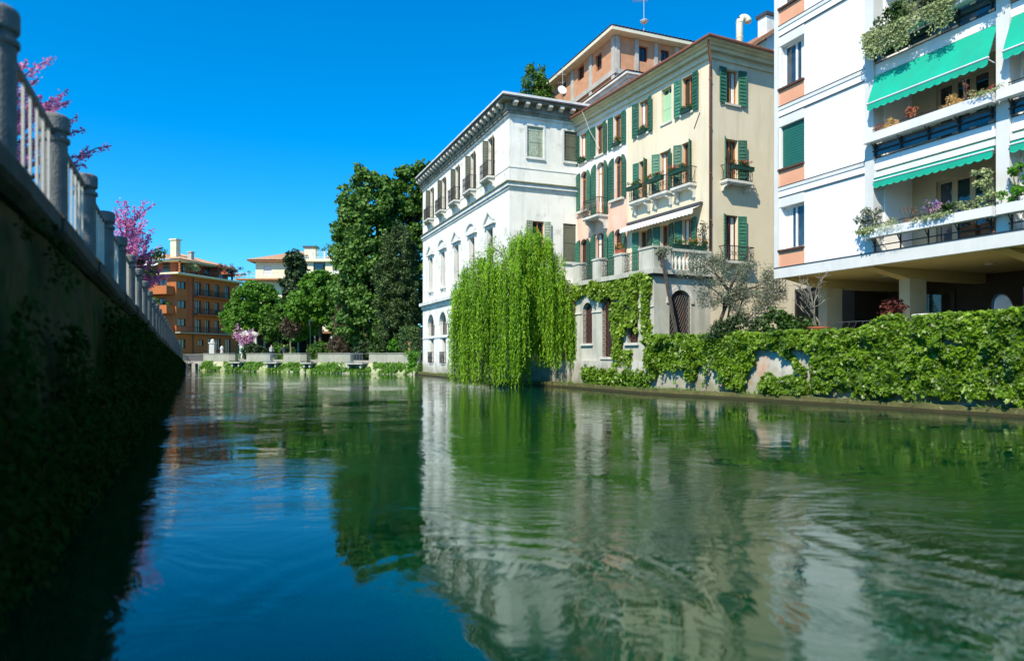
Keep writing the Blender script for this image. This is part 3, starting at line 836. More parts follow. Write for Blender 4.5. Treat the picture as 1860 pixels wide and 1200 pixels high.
def quay_plants():
    n = 9000
    x = rng.random(n) * FQL; f = rng.random(n)
    keep = np.array([mnoise.noise(Vector((a * .5, b * 1.5, 4.2))) + .5 * mnoise.noise(Vector((a * 2.2, b * 2, 1.2))) > -.02 for a, b in zip(x, f)])
    x, f = x[keep], f[keep]; m = len(x)
    P = np.stack([x, -.88 + f * .5 - .03, .12 + .85 * f], 1)
    o = leaves('quay_weeds', P, rng.normal(size=(m, 3)) * .5 + np.array([0, -1, .6]), .22 * rng.uniform(.5, 1.3, m), 'diamond', L['maple'], None)
    o.location = (*FQ[0], 0); o.rotation_euler = (0, 0, fq_ang)
    tag(o, 'weeds and creepers growing on the sloping base of the far quay', 'weeds', kind='stuff')
quay_plants()

# footbridge over the side canal
bx0, bx1 = Vector((-41.0, 85.2)), Vector((-35.2, 78.6)); bd = bx1 - bx0; BL = bd.length
br = thing('footbridge', 'small footbridge with pale balustrade joining left railing and far quay', 'bridge', (bx0.x, bx0.y, 0), math.atan2(bd.y, bd.x))
MB().box(0, BL, -.2, 2.6, .72, 1.0).build('deck', M['concrete'], br)
MB().box(0, BL, -.15, .02, 1.72, 1.84).build('handrail', M['post'], br)
for i in range(26):
    MB().box(BL * (i + .5) / 26 - .06, BL * (i + .5) / 26 + .06, -.11, -.02, 1.001, 1.72).build('baluster', M['post'], br)
for x in (1.7, 4.2, 6.6): MB().lathe([(.16, -1.5), (.16, .72)], 10, (x, .3, 0)).build('pile', M['stone'], br)
wp = thing('gate_pillar', 'tall white stone pillar at the end of the far quay', 'pillar', (-34.6, 78.9, 1.9))
MB().box(-.28, .28, -.28, .28, 0, 1.15).build('shaft', M['stone'], wp)
MB().box(-.36, .36, -.36, .36, 1.15, 1.28).lathe([(.22, 1.28), (.25, 1.4), (.16, 1.6), (.03, 1.7)], 10).build('cap', M['stone'], wp)

# ------------------------------------------------------------------ white palazzo
PA_L, PA_D = 20.5, 9.6
pz = Bld('white_palazzo', 'large weathered white palazzo with dark bracketed cornice behind the willow', 'palazzo', (-0.16, 41.0, 0), R(-68), PA_L)
cen = [2.85, 6.42, 10.02, 13.62, 17.25]
hA = []
for i, c in enumerate(cen):
    hA.append((c - .55, c + .55, 13.05, 15.72))
    hA.append((c - .52, c + .52, 7.1, 9.85))
    hA.append((c - .95, c + .95, 1.05, 5.12, True))
mb = wall_holes(MB(), 0, PA_L, -0.8, 16.2, hA, .32)
pz.A('wall', mb, M['palazzo'])
hB = [(1.16, 2.24, 13.74, 15.62), (3.66, 4.74, 13.74, 15.62), (1.5, 2.3, 7.5, 9.88), (3.6, 4.5, 7.5, 9.88), (1.2, 2.2, 1.7, 5.1), (3.75, 4.6, 1.7, 5.1)]
mb = wall_holes(MB(), 0, PA_D, -0.8, 16.2, hB, .22)
pz.B('wall', mb, M['palazzo'])
mb = MB()
mb.quad((-PA_L, 0, -.8), (-PA_L, PA_D, -.8), (-PA_L, PA_D, 16.2), (-PA_L, 0, 16.2)).quad((0, PA_D, -.8), (-PA_L, PA_D, -.8), (-PA_L, PA_D, 16.2), (0, PA_D, 16.2))
link('rear_wall', mb.mesh('rear_wall', M['palazzo']), pz.t)
for i, c in enumerate(cen):
    window(pz.A, c - .55, 13.05, 1.1, 2.67, M['wood_dark'], M['glass'], d=.30)
    shutters(pz.A, c - .55, c + .55, 13.15, 2.5, .34, M['shutter_dark'], al=R(random.uniform(80, 105)), ar=R(random.uniform(15, 45)), out=.0)
    balconet(pz.A, c - .85, 13.05, 1.7, .5, .95, .45, curl=True)
    window(pz.A, c - .52, 7.1, 1.04, 2.75, M['wood_dark'], M['glass'], d=.30)
    pz.A('sill', MB().box(-.75, .75, -.16, 0, 0, .14).box(-.6, -.45, -.12, 0, -.2, -.002).box(.45, .6, -.12, 0, -.2, -.002), M['palazzo_trim'], c, 6.95, .002)
    pz.A('architrave', MB().box(-.70, -.521, -.05, 0, 0, 2.75).box(.521, .70, -.05, 0, 0, 2.75).box(-.70, .70, -.06, 0, 2.751, 2.95), M['palazzo_trim'], c, 7.1, .002)
    if i % 2 == 0:
        pd = MB().prism_y([(-.95, 0), (.95, 0), (.95, .10), (0, .72), (-.95, .10)], -.10, 0)
        pd.prism_y([(-1.0, .11), (-.93, .02), (0, .64), (0, .80)], -.22, -.101).prism_y([(0, .64), (.93, .02), (1.0, .11), (0, .80)], -.22, -.101).box(-1.0, 1.0, -.22, 0, -.14, -.002)
    else:
        arc = [(.95 * math.cos(math.pi * k / 12), .08 + .55 * math.sin(math.pi * k / 12)) for k in range(13)]
        pd = MB().prism_y(arc, -.10, 0).box(-1.0, 1.0, -.22, 0, -.14, .06)
        for k in range(12):
            a, b = math.pi * k / 12, math.pi * (k + 1) / 12
            pd.prism_y([(.90 * math.cos(a), .08 + .50 * math.sin(a)), (1.02 * math.cos(a), .08 + .66 * math.sin(a)), (1.02 * math.cos(b), .08 + .66 * math.sin(b)), (.90 * math.cos(b), .08 + .50 * math.sin(b))], -.22, -.101)
    pz.A('pediment', pd, M['palazzo_trim'], c, 10.2, .003)
    # ground floor arch: lunette, impost bar, lower opening with rail
    window(pz.A, c - .95, 1.05, 1.9, 4.0, M['wood_dark'], M['glass'], d=.31, bar=.05)
    pz.A('impost', MB().box(-.95, .95, .02, .30, -.16, .12), M['palazzo_trim'], c, 3.2)
    pz.A('jamb', MB().box(-.94, -.50, .05, .30, 0, 1.98).box(.50, .94, .05, .30, 0, 1.98), M['palazzo'], c, 1.06)
    pz.A('railing', m_railing(1.3, .12, .9), None, c - .65, 1.06, .01)
    arcm = MB()
    for k in range(14):
        a, b = math.pi * k / 14, math.pi * (k + 1) / 14
        arcm.prism_y([(.96 * math.cos(a), .96 * math.sin(a)), (1.14 * math.cos(a), 1.14 * math.sin(a)), (1.14 * math.cos(b), 1.14 * math.sin(b)), (.96 * math.cos(b), .96 * math.sin(b))], -.06, 0)
    pz.A('archivolt', arcm, M['palazzo_trim'], c, 4.17, .003)
# string courses and cornices running round the corner
def course(b, name, mat, z0, z1, pr, la=PA_L, db=PA_D):
    mb = MB().prism_z([(-la, -.001), (-la, -pr), (pr, -pr), (pr, db), (.001, db), (.001, -.001)], z0, z1)
    link(name, mb.mesh(name, mat), b.t)
course(pz, 'string_course', M['palazzo_trim'], 11.70, 11.84, .07)
course(pz, 'string_course', M['palazzo_trim'], 11.86, 12.08, .16)
course(pz, 'string_course', M['moss_line'], 12.082, 12.16, .24)
course(pz, 'string_course', M['palazzo_trim'], 13.0, 13.06, .03)
course(pz, 'string_course', M['palazzo_trim'], 5.68, 5.95, .14)
course(pz, 'string_course', M['palazzo_trim'], 5.952, 6.2, .34)
course(pz, 'string_course', M['palazzo_trim'], 3.1, 3.2, .05)
course(pz, 'frieze', M['palazzo_trim'], 16.05, 16.35, .10)
course(pz, 'cornice', M['cornice_dark'], 16.352, 16.50, .26)
course(pz, 'cornice', M['cornice_dark'], 16.86, 16.98, .62)
course(pz, 'gutter', M['greyline'], 16.982, 17.08, .72)
course(pz, 'parapet', M['palazzo_trim'], 17.082, 17.24, .66)
link('cornice_core', MB().prism_z([(-PA_L, -.2), (.2, -.2), (.2, PA_D), (-PA_L, PA_D)], 16.2, 17.1).mesh('cornice_core', M['cornice_dark']), pz.t)
m_mod = MB().prism_x([(0, 0), (-.36, 0), (-.36, -.14), (-.28, -.18), (-.10, -.26), (0, -.26)], 0, .24).mesh('modillion', M['stone'])
n = 27
for i in range(n): pz.A('modillion', m_mod, None, .1 + (PA_L + .1) * i / n, 16.858, .262)
for i in range(13): pz.B('modillion', m_mod, None, .1 + .76 * i, 16.858, .262)
mb = MB()
zr, zt = 17.2, 18.8
tile_roof(mb, (-PA_L - .2, -.4, zr), (.4, -.4, zr), (-4, 4.8, zt), (-PA_L + 4, 4.8, zt), .3, .05, 8)
tile_roof(mb, (.4, -.4, zr), (.4, PA_D, zr), (-4, 4.8, zt), (-4, 4.8, zt), .3, .05, 8)
tile_roof(mb, (.4, PA_D, zr), (-PA_L, PA_D, zr), (-PA_L + 4, 4.8, zt), (-4, 4.8, zt), .3, .05, 3)
link('roof', mb.mesh('roof', M['tile']), pz.t)
# right-hand face: old shutters
def plank_shutter(b, place, u, z, w, h, mat, out=-.10):
    for k in range(2):
        mb = MB(); x = k * w / 2
        m = 4
        for j in range(m): mb.box(x + j * w / 2 / m + .004, x + (j + 1) * w / 2 / m - .004, -.03, .0 + .004 * (j % 2), 0, h)
        for zz in (.15, h * .5, h - .25): mb.box(x + .02, x + w / 2 - .02, -.045, -.031, zz, zz + .1)
        place('shutter', mb, mat, u, z, out)
for u, z, w_, h, mt in ((1.16, 13.74, 1.08, 1.88, 'shutter_old'), (3.66, 13.74, 1.08, 1.88, 'shutter_dark'), (3.6, 7.5, .9, 2.38, 'shutter_dark')):
    plank_shutter(pz, pz.B, u, z, w_, h, M[mt])
    pz.B('sill', MB().box(-.1, w_ + .1, -.10, 0, -.13, -.002), M['palazzo_trim'], u, z, .002)
window(pz.B, 1.5, 7.5, .8, 2.38, M['wood'], M['glass'], d=.2)
shutters(pz.B, 1.5, 2.3, 7.5, 2.38, .42, M['shutter_old'], al=R(8), ar=R(12))
for u, w_ in ((1.2, 1.0), (3.75, .85)):
    window(pz.B, u, 1.7, w_, 3.4, M['wood_dark'], M['glass'], d=.2)
for u, w_ in ((1.16, 1.08), (3.66, 1.08)):
    pz.B('architrave', MB().box(-.14, -.003, -.03, 0, 0, 1.9).box(w_ + .003, w_ + .14, -.03, 0, 0, 1.9).box(-.14, w_ + .14, -.032, 0, 1.901, 2.02), M['palazzo_trim'], u, 13.73, .002)

# ------------------------------------------------------------------ yellow town house with terrace
YE_L, YE_D = 12.3, 11.0
ye = Bld('yellow_townhouse', 'pale yellow and pink town house with green shutters and a river terrace', 'house', (9.31, 32.04, 0), R(-63.9), YE_L)
m, t, p, out_ = nt('pink_and_white_stucco')      # limewash: white upper part worn into pink below
g = t.nodes.new('ShaderNodeNewGeometry'); sp = t.nodes.new('ShaderNodeSeparateXYZ'); t.links.new(g.outputs['Position'], sp.inputs[0])
nf = noise_fac(t, g.outputs['Position'], .8, 0, 1)
ad = t.nodes.new('ShaderNodeMath'); ad.operation = 'MULTIPLY_ADD'; ad.inputs[1].default_value = 1.6; t.links.new(nf, ad.inputs[0]); t.links.new(sp.outputs[2], ad.inputs[2])
mr = t.nodes.new('ShaderNodeMapRange'); mr.inputs[1].default_value = 11.2; mr.inputs[2].default_value = 12.0; t.links.new(ad.outputs[0], mr.inputs[0])
pk = mixc(t, noise_fac(t, g.outputs['Position'], .9, .35, .65), (.66, .40, .30), (.70, .52, .42))
t.links.new(mixc(t, mr.outputs[0], pk, (.80, .76, .72)), p.inputs['Base Color']); p.inputs['Roughness'].default_value = .9
M['pinkwhite'] = m
PK = 5.8
top = [(.72, 1.55), (2.52, 3.36), (4.36, 5.2)]
hp = [(a, b, 13.57, 15.37) for a, b in top] + [(.78, 1.57, 10.58, 13.02, True), (2.56, 3.44, 9.87, 13.12, True), (4.43, 5.23, 10.55, 13.0, True)] + \
     [(.78, 1.57, 5.62, 8.85, True), (2.52, 3.44, 5.62, 8.95, True), (4.43, 5.23, 5.62, 8.85, True)]
ye.A('wall', wall_holes(MB(), 0, PK, 0, 16.0, hp, .24), M['pinkwhite']).data.name = 'wall_pink'
topy = [(6.78, 7.62), (10.28, 11.10)]
row2 = [(6.78, 7.50), (8.55, 9.27), (10.28, 11.0)]
row1 = [(6.77, 7.61), (8.60, 9.36), (10.31, 11.06)]
hy = [(a, b, 13.57, 15.37) for a, b in topy] + [(8.7, 9.49, 13.6, 15.37)] + [(a, b, 9.99, 12.15) for a, b in row2] + [(a, b, 5.62, 8.4) for a, b in row1]
ye.A('wall', wall_holes(MB(), PK, YE_L, 0, 16.0, hy, .24), M['yellow'])
hB = [(.96, 1.73, 13.68, 15.32), (.92, 1.71, 9.99, 12.0), (.92, 1.71, 6.2, 8.38)]
ye.B('wall', wall_holes(MB(), 0, YE_D, 0, 16.0, hB, .24), M['yellow'])
mb = MB().quad((-YE_L, 0, 0), (-YE_L, YE_D, 0), (-YE_L, YE_D, 16), (-YE_L, 0, 16)).quad((0, YE_D, 0), (-YE_L, YE_D, 0), (-YE_L, YE_D, 16), (0, YE_D, 16))
link('rear_wall', mb.mesh('rear_wall', M['yellow']), ye.t)
ye.A('pilaster_strip', MB().box(-.05, .05, -.02, 0, 5.6, 16.0), M['yellow_trim'], PK, 0, .002)
cur = [1, 0, 2, 1, 0, 0]
for k, (a, b) in enumerate(top + topy):
    window(ye.A, a, 13.57, b - a, 1.8, M['wood'], M['glass'], curtain=cur[k])
    shutters(ye.A, a, b, 13.52, 1.84, .46, M['shutter'])
    ye.A('sill', MB().box(-.06, b - a + .06, -.08, .0, -.1, -.002), M['stone'], a, 13.57, .002)
window(ye.A, 8.7, 13.6, .79, 1.77, M['shutter_light'], M['glass'])
ye.A('shutter', MB().box(.03, .76, -.02, .02, .02, 1.45).box(.03, .76, -.03, -.021, .7, .78), M['shutter_light'], 8.7, 13.6, -.12)
ye.A('sill', MB().box(-.06, .85, -.06, .0, -.1, -.002), M['stone'], 8.7, 13.6, .002)
for k, (a, b) in enumerate(row2):
    window(ye.A, a, 9.99, b - a, 2.16, M['wood'], M['glass'], curtain=(0, 1, 2)[k], transom=None)
    shutters(ye.A, a, b, 10.02, 2.1, .40, M['shutter'], al=R(12 + 25 * (k > 0)), ar=R(random.uniform(20, 60)))
    balconet(ye.A, a - .35, 9.98, 1.45, .45, .8, .5)
for k, (a, b) in enumerate(row1):
    window(ye.A, a, 5.62, b - a, 2.78, M['wood'], M['glass'], curtain=(0, 2, 1)[k])
    shutters(ye.A, a, b, 5.64, 2.72, .42, M['shutter'], al=R(15), ar=R(15), left=k > 0 or True)
for k, (a, b, z0, z1) in enumerate([(.78, 1.57, 10.58, 13.02), (2.56, 3.44, 9.87, 13.12), (4.43, 5.23, 10.55, 13.0)]):
    window(ye.A, a, z0, b - a, z1 - z0, M['wood'], M['glass'], transom=.80, curtain=(0, 1, 0)[k])
    shutters(ye.A, a, b, z0 + .02, z1 - z0 - .04, .47 if k != 1 else .44, M['shutter'], arch=True, al=R(6), ar=R(10))
    if k != 1: ye.A('sill', MB().box(-.25, b - a + .25, -.22, 0, -.12, -.002), M['stone'], a, z0, .002)
balconet(ye.A, 2.15, 9.86, 1.7, .72, .98, .62, curl=True, belly=.14)
for k, (a, b, z0, z1) in enumerate([(.78, 1.57, 5.62, 8.85), (2.52, 3.44, 5.62, 8.95), (4.43, 5.23, 5.62, 8.85)]):
    window(ye.A, a, z0, b - a, z1 - z0, M['wood_dark'], M['glass'], transom=.80, curtain=(0, 1, 0)[k])
    shutters(ye.A, a, b, z0 + .02, z1 - z0 - .04, .46, M['shutter'], arch=True, al=R(8), ar=R(12))
# right face windows
window(ye.B, .96, 13.68, .77, 1.64, M['wood'], M['glass_blue'], curtain=3)
shutters(ye.B, .96, 1.73, 13.64, 1.7, .46, M['shutter'], al=R(6), ar=R(10))
ye.B('sill', MB().box(-.1, .87, -.09, 0, -.1, -.002), M['stone'], .96, 13.68, .002)
window(ye.B, .92, 9.99, .79, 2.01, M['wood'], M['glass'], curtain=1)
shutters(ye.B, .92, 1.71, 10.0, 2.0, .44, M['shutter'], al=R(40), ar=R(20))
balconet(ye.B, .60, 9.95, 1.65, .48, .72, .30)
window(ye.B, .92, 6.2, .79, 2.18, M['wood_dark'], M['glass'], curtain=2)
shutters(ye.B, .92, 1.71, 6.2, 2.16, .44, M['shutter'], al=R(35), ar=R(15))
balconet(ye.B, .5, 6.15, 1.9, .42, .7, .25)
# eave: mouldings, soffit, gutter, roof, downpipe
course(ye, 'cornice', M['yellow_trim'], 15.62, 15.74, .10, YE_L, YE_D)
course(ye, 'cornice', M['yellow_trim'], 15.95, 16.12, .22, YE_L, YE_D)
course(ye, 'cornice', M['yellow_trim'], 16.122, 16.22, .36, YE_L, YE_D)
course(ye, 'soffit', M['yellow_trim'], 16.222, 16.30, .60, YE_L, YE_D)
link('eave_core', MB().prism_z([(-YE_L, -.12), (.12, -.12), (.12, YE_D), (-YE_L, YE_D)], 15.99, 16.29).mesh('eave_core', M['yellow_trim']), ye.t)
link('gutter', MB().tube([(-YE_L - .1, -.66, 16.33), (.66, -.66, 16.33), (.66, YE_D, 16.33)], .075, 8).mesh('gutter', M['pipe']), ye.t)
mb = MB(); z0, z1 = 16.34, 18.4
tile_roof(mb, (-YE_L - .1, -.62, z0), (.62, -.62, z0), (-5.0, 5.4, z1), (-YE_L, 5.4, z1), .24, .06, 9)
tile_roof(mb, (.62, -.62, z0), (.62, YE_D, z0), (-5.0, 5.6, z1), (-5.0, 5.4, z1), .24, .06, 9)
tile_roof(mb, (.62, YE_D, z0), (-YE_L, YE_D, z0), (-YE_L, 5.4, z1), (-5.0, 5.6, z1), .24, .06, 3)
link('roof', mb.mesh('roof', M['tile']), ye.t)
link('downpipe', MB().tube([(.42, -.5, 16.28), (.42, -.5, 16.05), (.08, -.07, 15.45), (.05, -.05, 15.2), (.05, -.05, 5.6)], .06, 8).mesh('downpipe', M['pipe'], True), ye.t)
for z in (14.6, 12.4, 10.2, 8.0): link('pipe_bracket', MB().lathe([(.075, 0), (.075, .05)], 10, (.05, -.05, z)).mesh('pipe_bracket', M['pipe']), ye.t)
# striped awning over the terrace doors
aw = MB(); a0, a1 = 5.85, 11.8
aw.box(a0, a1, -.16, 0, 8.86, 9.0)
ye.A('awning_box', aw, M['greyline'], 0, 0, .003)
mb = MB(); z_t, z_f, o_f = 8.86, 8.62, .62
mb.add([(a0, -.05, z_t), (a1, -.05, z_t), (a1, -o_f, z_f), (a0, -o_f, z_f)], [(0, 3, 2, 1)])
n = 22
for i in range(n):
    xa, xb = a0 + (a1 - a0) * i / n, a0 + (a1 - a0) * (i + 1) / n; xm = (xa + xb) / 2
    mb.add([(xa, -o_f, z_f), (xb, -o_f, z_f), (xb, -o_f, z_f - .15), (xb * .8 + xm * .2, -o_f - .01, z_f - .21), (xm, -o_f - .012, z_f - .24), (xa * .8 + xm * .2, -o_f - .01, z_f - .21), (xa, -o_f, z_f - .15)], [(0, 6, 5, 4, 3, 2, 1)])
ye.A('awning', mb, M['awning_white'])

# terrace wing standing in the water: front plane 3.28 m before the facade
TW, TD = 6.72, 3.28
def TA(name, mb, mat, u=0, z=0, out=0, turn=0.0, smooth=False, parent=None):
    me = mb.mesh(name, mat, smooth) if isinstance(mb, MB) else mb
    return link(name, me, parent or ye.t, (u - TW, -TD - out, z), turn)
def TB(name, mb, mat, u=0, z=0, out=0, turn=0.0, smooth=False, parent=None):
    me = mb.mesh(name, mat, smooth) if isinstance(mb, MB) else mb
    return link(name, me, parent or ye.t, (out, u - TD, z), R(90) + turn)
hT = [(.72, 1.63, 2.32, 4.45, True), (2.55, 3.78, 1.62, 4.75, True), (4.66, 5.52, 2.29, 4.45, True)]
TA('terrace_wall', wall_holes(MB(), 0, TW, -1, 5.3, hT, .3), M['terrace'])
TB('terrace_wall', wall_holes(MB(), 0, TD - .002, -1, 5.3, [(.87, 2.1, 2.3, 4.68, True)], .35), M['terrace'])
link('terrace_wall', MB().quad((-TW, -TD, -1), (-TW, -.002, -1), (-TW, -.002, 5.3), (-TW, -TD, 5.3)).mesh('terrace_wall', M['terrace']), ye.t)
link('terrace_slab', MB().prism_z([(-TW - .1, -.003), (-TW - .1, -TD - .22), (.22, -TD - .22), (.22, -.003)], 5.36, 5.58).mesh('terrace_slab', M['terrace']), ye.t)
link('terrace_moulding', MB().prism_z([(-TW, -.003), (-TW, -TD - .1), (.1, -TD - .1), (.1, -.003)], 5.25, 5.358).mesh('terrace_moulding', M['greyline']), ye.t)
TA('plinth', MB().box(0, TW + .02, -.10, 0, -1, 1.42), M['quay_grey'], 0, 0, .003)
for a, b in ((0, .70), (1.65, 2.53), (3.80, 4.64), (5.54, TW)): TA('string_course', MB().box(a, b, -.05, 0, 3.88, 3.96), M['stone'], 0, 0, .002)
for u, w_, z in ((.72, .91, 2.32), (2.55, 1.23, 1.62), (4.66, .86, 2.29)):
    TA('sill', MB().box(-.1, w_ + .1, -.11, 0, -.12, -.002), M['stone'], u, z, .002)
def grille(place, u, z, w_, h, mat, diag=False, depth=.06):
    mb = MB()
    if diag:
        k = 9
        for i in range(-k, k + 1):
            x0 = w_ * i / k; pts = [(x0, depth, 0), (x0 + w_ * .9, depth, h)]
            a = max(0., -x0 / (w_ * .9)); b = min(1., (w_ - x0) / (w_ * .9))
            if b > a: mb.tube([(x0 + w_ * .9 * a, depth, h * a), (x0 + w_ * .9 * b, depth, h * b)], .018, 4)
        for i in range(7): mb.tube([(w_ * i / 6, depth + .03, 0), (w_ * i / 6, depth + .03, h)], .018, 4)
    else:
        n = int(w_ / .12)
        for i in range(n + 1): mb.tube([(w_ * i / n, depth, 0), (w_ * i / n, depth, h)], .014, 4)
        for i in range(int(h / .3) + 1): mb.tube([(0, depth, .3 * i), (w_, depth, .3 * i)], .012, 4)
        for i in range(int(h / .3)):
            for j in range(2):
                cx = w_ * (j + .5) / 2; cz = .3 * i + .15
                mb.tube([(cx + .1 * math.cos(a * .75), depth - .01, cz + .1 * math.sin(a * .75)) for a in range(9)], .009, 4)
    return place('grille', mb, mat, u, z)
for u, w_, z, h in ((.72, .91, 2.32, 2.1), (2.55, 1.23, 1.62, 3.1), (4.66, .86, 2.29, 2.1)):
    window(TA, u, z, w_, h, M['wood_dark'], M['glass'], d=.28)
    grille(TA, u, z, w_, h - .35, M['iron_rust'])
TB('door', MB().box(0, 1.23, .28, .32, 0, 2.38), M['wood_dark'], .87, 2.3)
grille(TB, .87, 2.3, 1.23, 2.2, M['iron'], True)
arcm = MB()
for k in range(12):
    a, b = math.pi * k / 12, math.pi * (k + 1) / 12
    arcm.prism_y([(.62 * math.cos(a), .62 * math.sin(a)), (.80 * math.cos(a), .80 * math.sin(a)), (.80 * math.cos(b), .80 * math.sin(b)), (.62 * math.cos(b), .62 * math.sin(b))], -.05, 0)
TB('archivolt', arcm, M['stone'], 1.485, 4.065, .003)
for u0, u1 in ((-.05, .6), (1.86, 2.52), (3.8, 4.42), (5.78, 6.86)):
    TA('pillar', MB().box(u0, u1, -.12, .3, 5.581, 6.5).box(u0 - .04, u1 + .04, -.16, .34, 6.501, 6.6), M['terrace'])
for u0, u1 in ((.6, 1.86), (2.52, 3.8), (4.42, 5.78)):
    mb = MB()
    for z in (5.7, 6.5): mb.tube([(u0, .02, z), (u1, .02, z)], .02, 5)
    n = 10
    for i in range(1, n): mb.tube([(u0 + (u1 - u0) * i / n, .02, 5.6), (u0 + (u1 - u0) * i / n, .02, 6.5)], .012, 4)
    for i in range(5):
        cx = u0 + (u1 - u0) * (i + .5) / 5
        for cz in (5.9, 6.25): mb.tube([(cx + .1 * math.cos(a * .75), 0, cz + .12 * math.sin(a * .75)) for a in range(10)], .010, 4)
    TA('railing', mb, M['iron'])
TB('pillar', MB().box(.31, .85, -.12, .14, 5.581, 6.5).box(.31, .87, -.16, .18, 6.501, 6.6), M['terrace'])
TB('handrail', MB().box(.872, 2.96, -.14, .16, 6.42, 6.56), M['terrace'])
m_bal = MB().lathe([(.07, 0), (.05, .06), (.045, .12), (.10, .32), (.085, .45), (.045, .62), (.05, .75), (.075, .84)], 10).mesh('baluster', M['stone'], True)
for i in range(9): TB('baluster', m_bal, None, 1.0 + .225 * i, 5.581, -.0)
TB('pillar', MB().box(2.962, 3.25, -.12, .14, 5.581, 6.55), M['terrace'])
# rod fixed to the facade, aerial stay
ye.A('rod', MB().tube([(11.6, -.02, 13.3), (11.2, -.02, 12.65)], .018, 5), M['iron'])
ye.A('cable', MB().tube([(2.2, -.75, 16.25), (2.6, -.4, 14.9), (3.05, -.06, 13.9)], .014, 5), M['stone'])

# round flue on the yellow house's roof
fl = thing('roof_flue', 'cream round metal flue with hooked elbow on the yellow house roof', 'flue', (12.0, 36.0, 16.2))
def flue():
    pts = [(0, 0, 0), (0, 0, 3.05)] + [(.23 - .23 * math.cos(a), 0, 3.05 + .23 * math.sin(a)) for a in [math.pi * i / 8 for i in range(1, 8)]] + [(.46, 0, 3.02)]
    MB().tube(pts, .18, 12).build('pipe', M['duct'], fl, smooth=True)
    for z in (1.2, 2.2, 3.0): MB().lathe([(.195, 0), (.195, .05)], 12, (0, 0, z)).build('collar', M['duct'], fl)
flue()

# ------------------------------------------------------------------ modern apartment block on the right
MO = Bld('apartment_block', 'modern white apartment block with green awnings and planted balconies', 'building', (10.6, 27.4, 0), R(-67.27), 0.0)
MA = MO.A
FL = [5.18 + 3.2 * k for k in range(5)]       # floor levels; last is the roof
ML = 17.6
cols = [(4.24, 4.58), (8.57, 8.93), (12.9, 13.26)]
holes = []
for k in range(4): holes.append((.26, 1.45, FL[k] + .70, FL[k] + 2.38))
MA('wall', wall_holes(MB(), .20, 4.24, 5.19, FL[4], holes, .30), M['modern'])
link('corner_strip', MB().box(0, .199, -.10, 8, 4.76, FL[4]).mesh('corner_strip', M['modern_col']), MO.t)
for k in range(4):
    z = FL[k]
    MA('spandrel', MB().box(.20, 1.46, -.022, -.002, z + .02, z + .62), M['terracotta'])
    MA('sill', MB().box(.18, 1.47, -.11, .02, z + .622, z + .698), M['sill_brown'])
    if k == 1:
        o = MA('roller_blind', MB().box(.02, 1.17, .10, .14, .0, 1.66), M['roller'], .26, z + .70)
        for j in range(16): sub(o, 'slat', cached('rs', lambda: MB().box(.02, 1.17, .085, .099, 0, .085).mesh('slat', M['roller'])), None).location = (0, 0, .01 + .103 * j)
    else:
        window(MA, .26, z + .70, 1.19, 1.68, M['white_frame'], M['glass_blue'], d=.28, bar=.07, curtain=1 if k == 0 else 2)
    MA('lintel', MB().box(.20, 1.46, -.03, -.002, z + 2.39, z + 2.76), M['modern_col'])
    # slab edge band with dark flashing above
    if k > 0:
        MA('slab_edge', MB().box(.2, 4.24, -.05, -.002, z - .40, z - .16), M['modern'])
        MA('slab_edge', MB().box(.2, 4.24, -.08, -.002, z - .158, z - .03), M['modern_col'])
        MA('flashing', MB().box(.2, 4.24, -.09, -.003, z - .028, z), M['greyline'])
        MA('joint', MB().box(.2, 4.24, -.054, -.003, z - .425, z - .402), M['greyline'])
for i, (a, b) in enumerate(cols):
    MA('column', MB().box(a, b, -.14, .35, 5.19, FL[4]), M['modern_col'])
bays_m = [(4.58, 8.57), (8.93, 12.9), (13.26, ML)]
for k in range(5):
    z = FL[k]
    for (a, b) in bays_m:
        if k > 0:
            MA('balcony_slab', MB().box(a, b, -.04, 1.70, z - .41, z - .03), M['modern'])
            MA('flashing', MB().box(a, b, -.06, .3, z - .028, z), M['greyline'])
        else:
            MA('balcony_slab', MB().box(a, b, .02, 1.70, z + .002, z + .03), M['paving'])
        if k == 4: continue
        # back wall, doors
        hd = [(a + .9, b - .75, z + .10, z + 2.35)]
        MA('rear_wall', wall_holes(MB(), a, b, z, z + 2.79, hd, .15, 1.7), M['interior'])
        wdt = b - .75 - a - .9
        for q in range(4):
            o = MA('window', m_frame(wdt / 4, 2.25, M['beige_frame'], .15, .09, False), None, a + .9 + q * wdt / 4, z + .10, -1.7)
            sub(o, 'pane', m_pane(wdt / 4, 2.25, M['glass_blue'] if k == 0 else M['glass'], .15), None)
        for xw in (a, b - .05): MA('side_wall', MB().box(xw, xw + .05, .351, 1.69, z + .031, z + 2.78), M['modern'])
        # planter trough on a light steel railing
        pl = MA('planter_trough', MB().box(a - .12, b + .12, -.52, -.20, z + .44, z + .72).box(a - .08, b + .08, -.48, -.24, z + .70, z + .725), M['planter_white'])
        ir = MB()
        for q in range(5):
            x = a + .1 + (b - a - .2) * q / 4
            ir.box(x - .018, x + .018, -.20, -.165, z + .0, z + .78)
            ir.add([(x - .015, -.19, z + .20), (x + .015, -.19, z + .20), (x + .015, -.36, z + .438), (x - .015, -.36, z + .438), (x - .015, -.19, z + .25), (x + .015, -.19, z + .25)], [(0, 1, 2, 3), (4, 3, 2, 5)])
        ir.tube([(a, -.18, z + .93), (b, -.18, z + .93)], .018, 6)
        for q in range(3): ir.tube([(a + .1 + (b - a - .2) * q / 2, -.18, z + .75), (a + .1 + (b - a - .2) * q / 2, -.18, z + .93)], .014, 5)
        ir.box(a, b, -.196, -.17, z + .18, z + .215)
        MA('railing', ir, M['iron'])
        if k in (1, 2): MA('rail_panel', MB().box(a + .02, b - .02, -.14, -.12, z + .03, z + .42), M['glass_blue'])
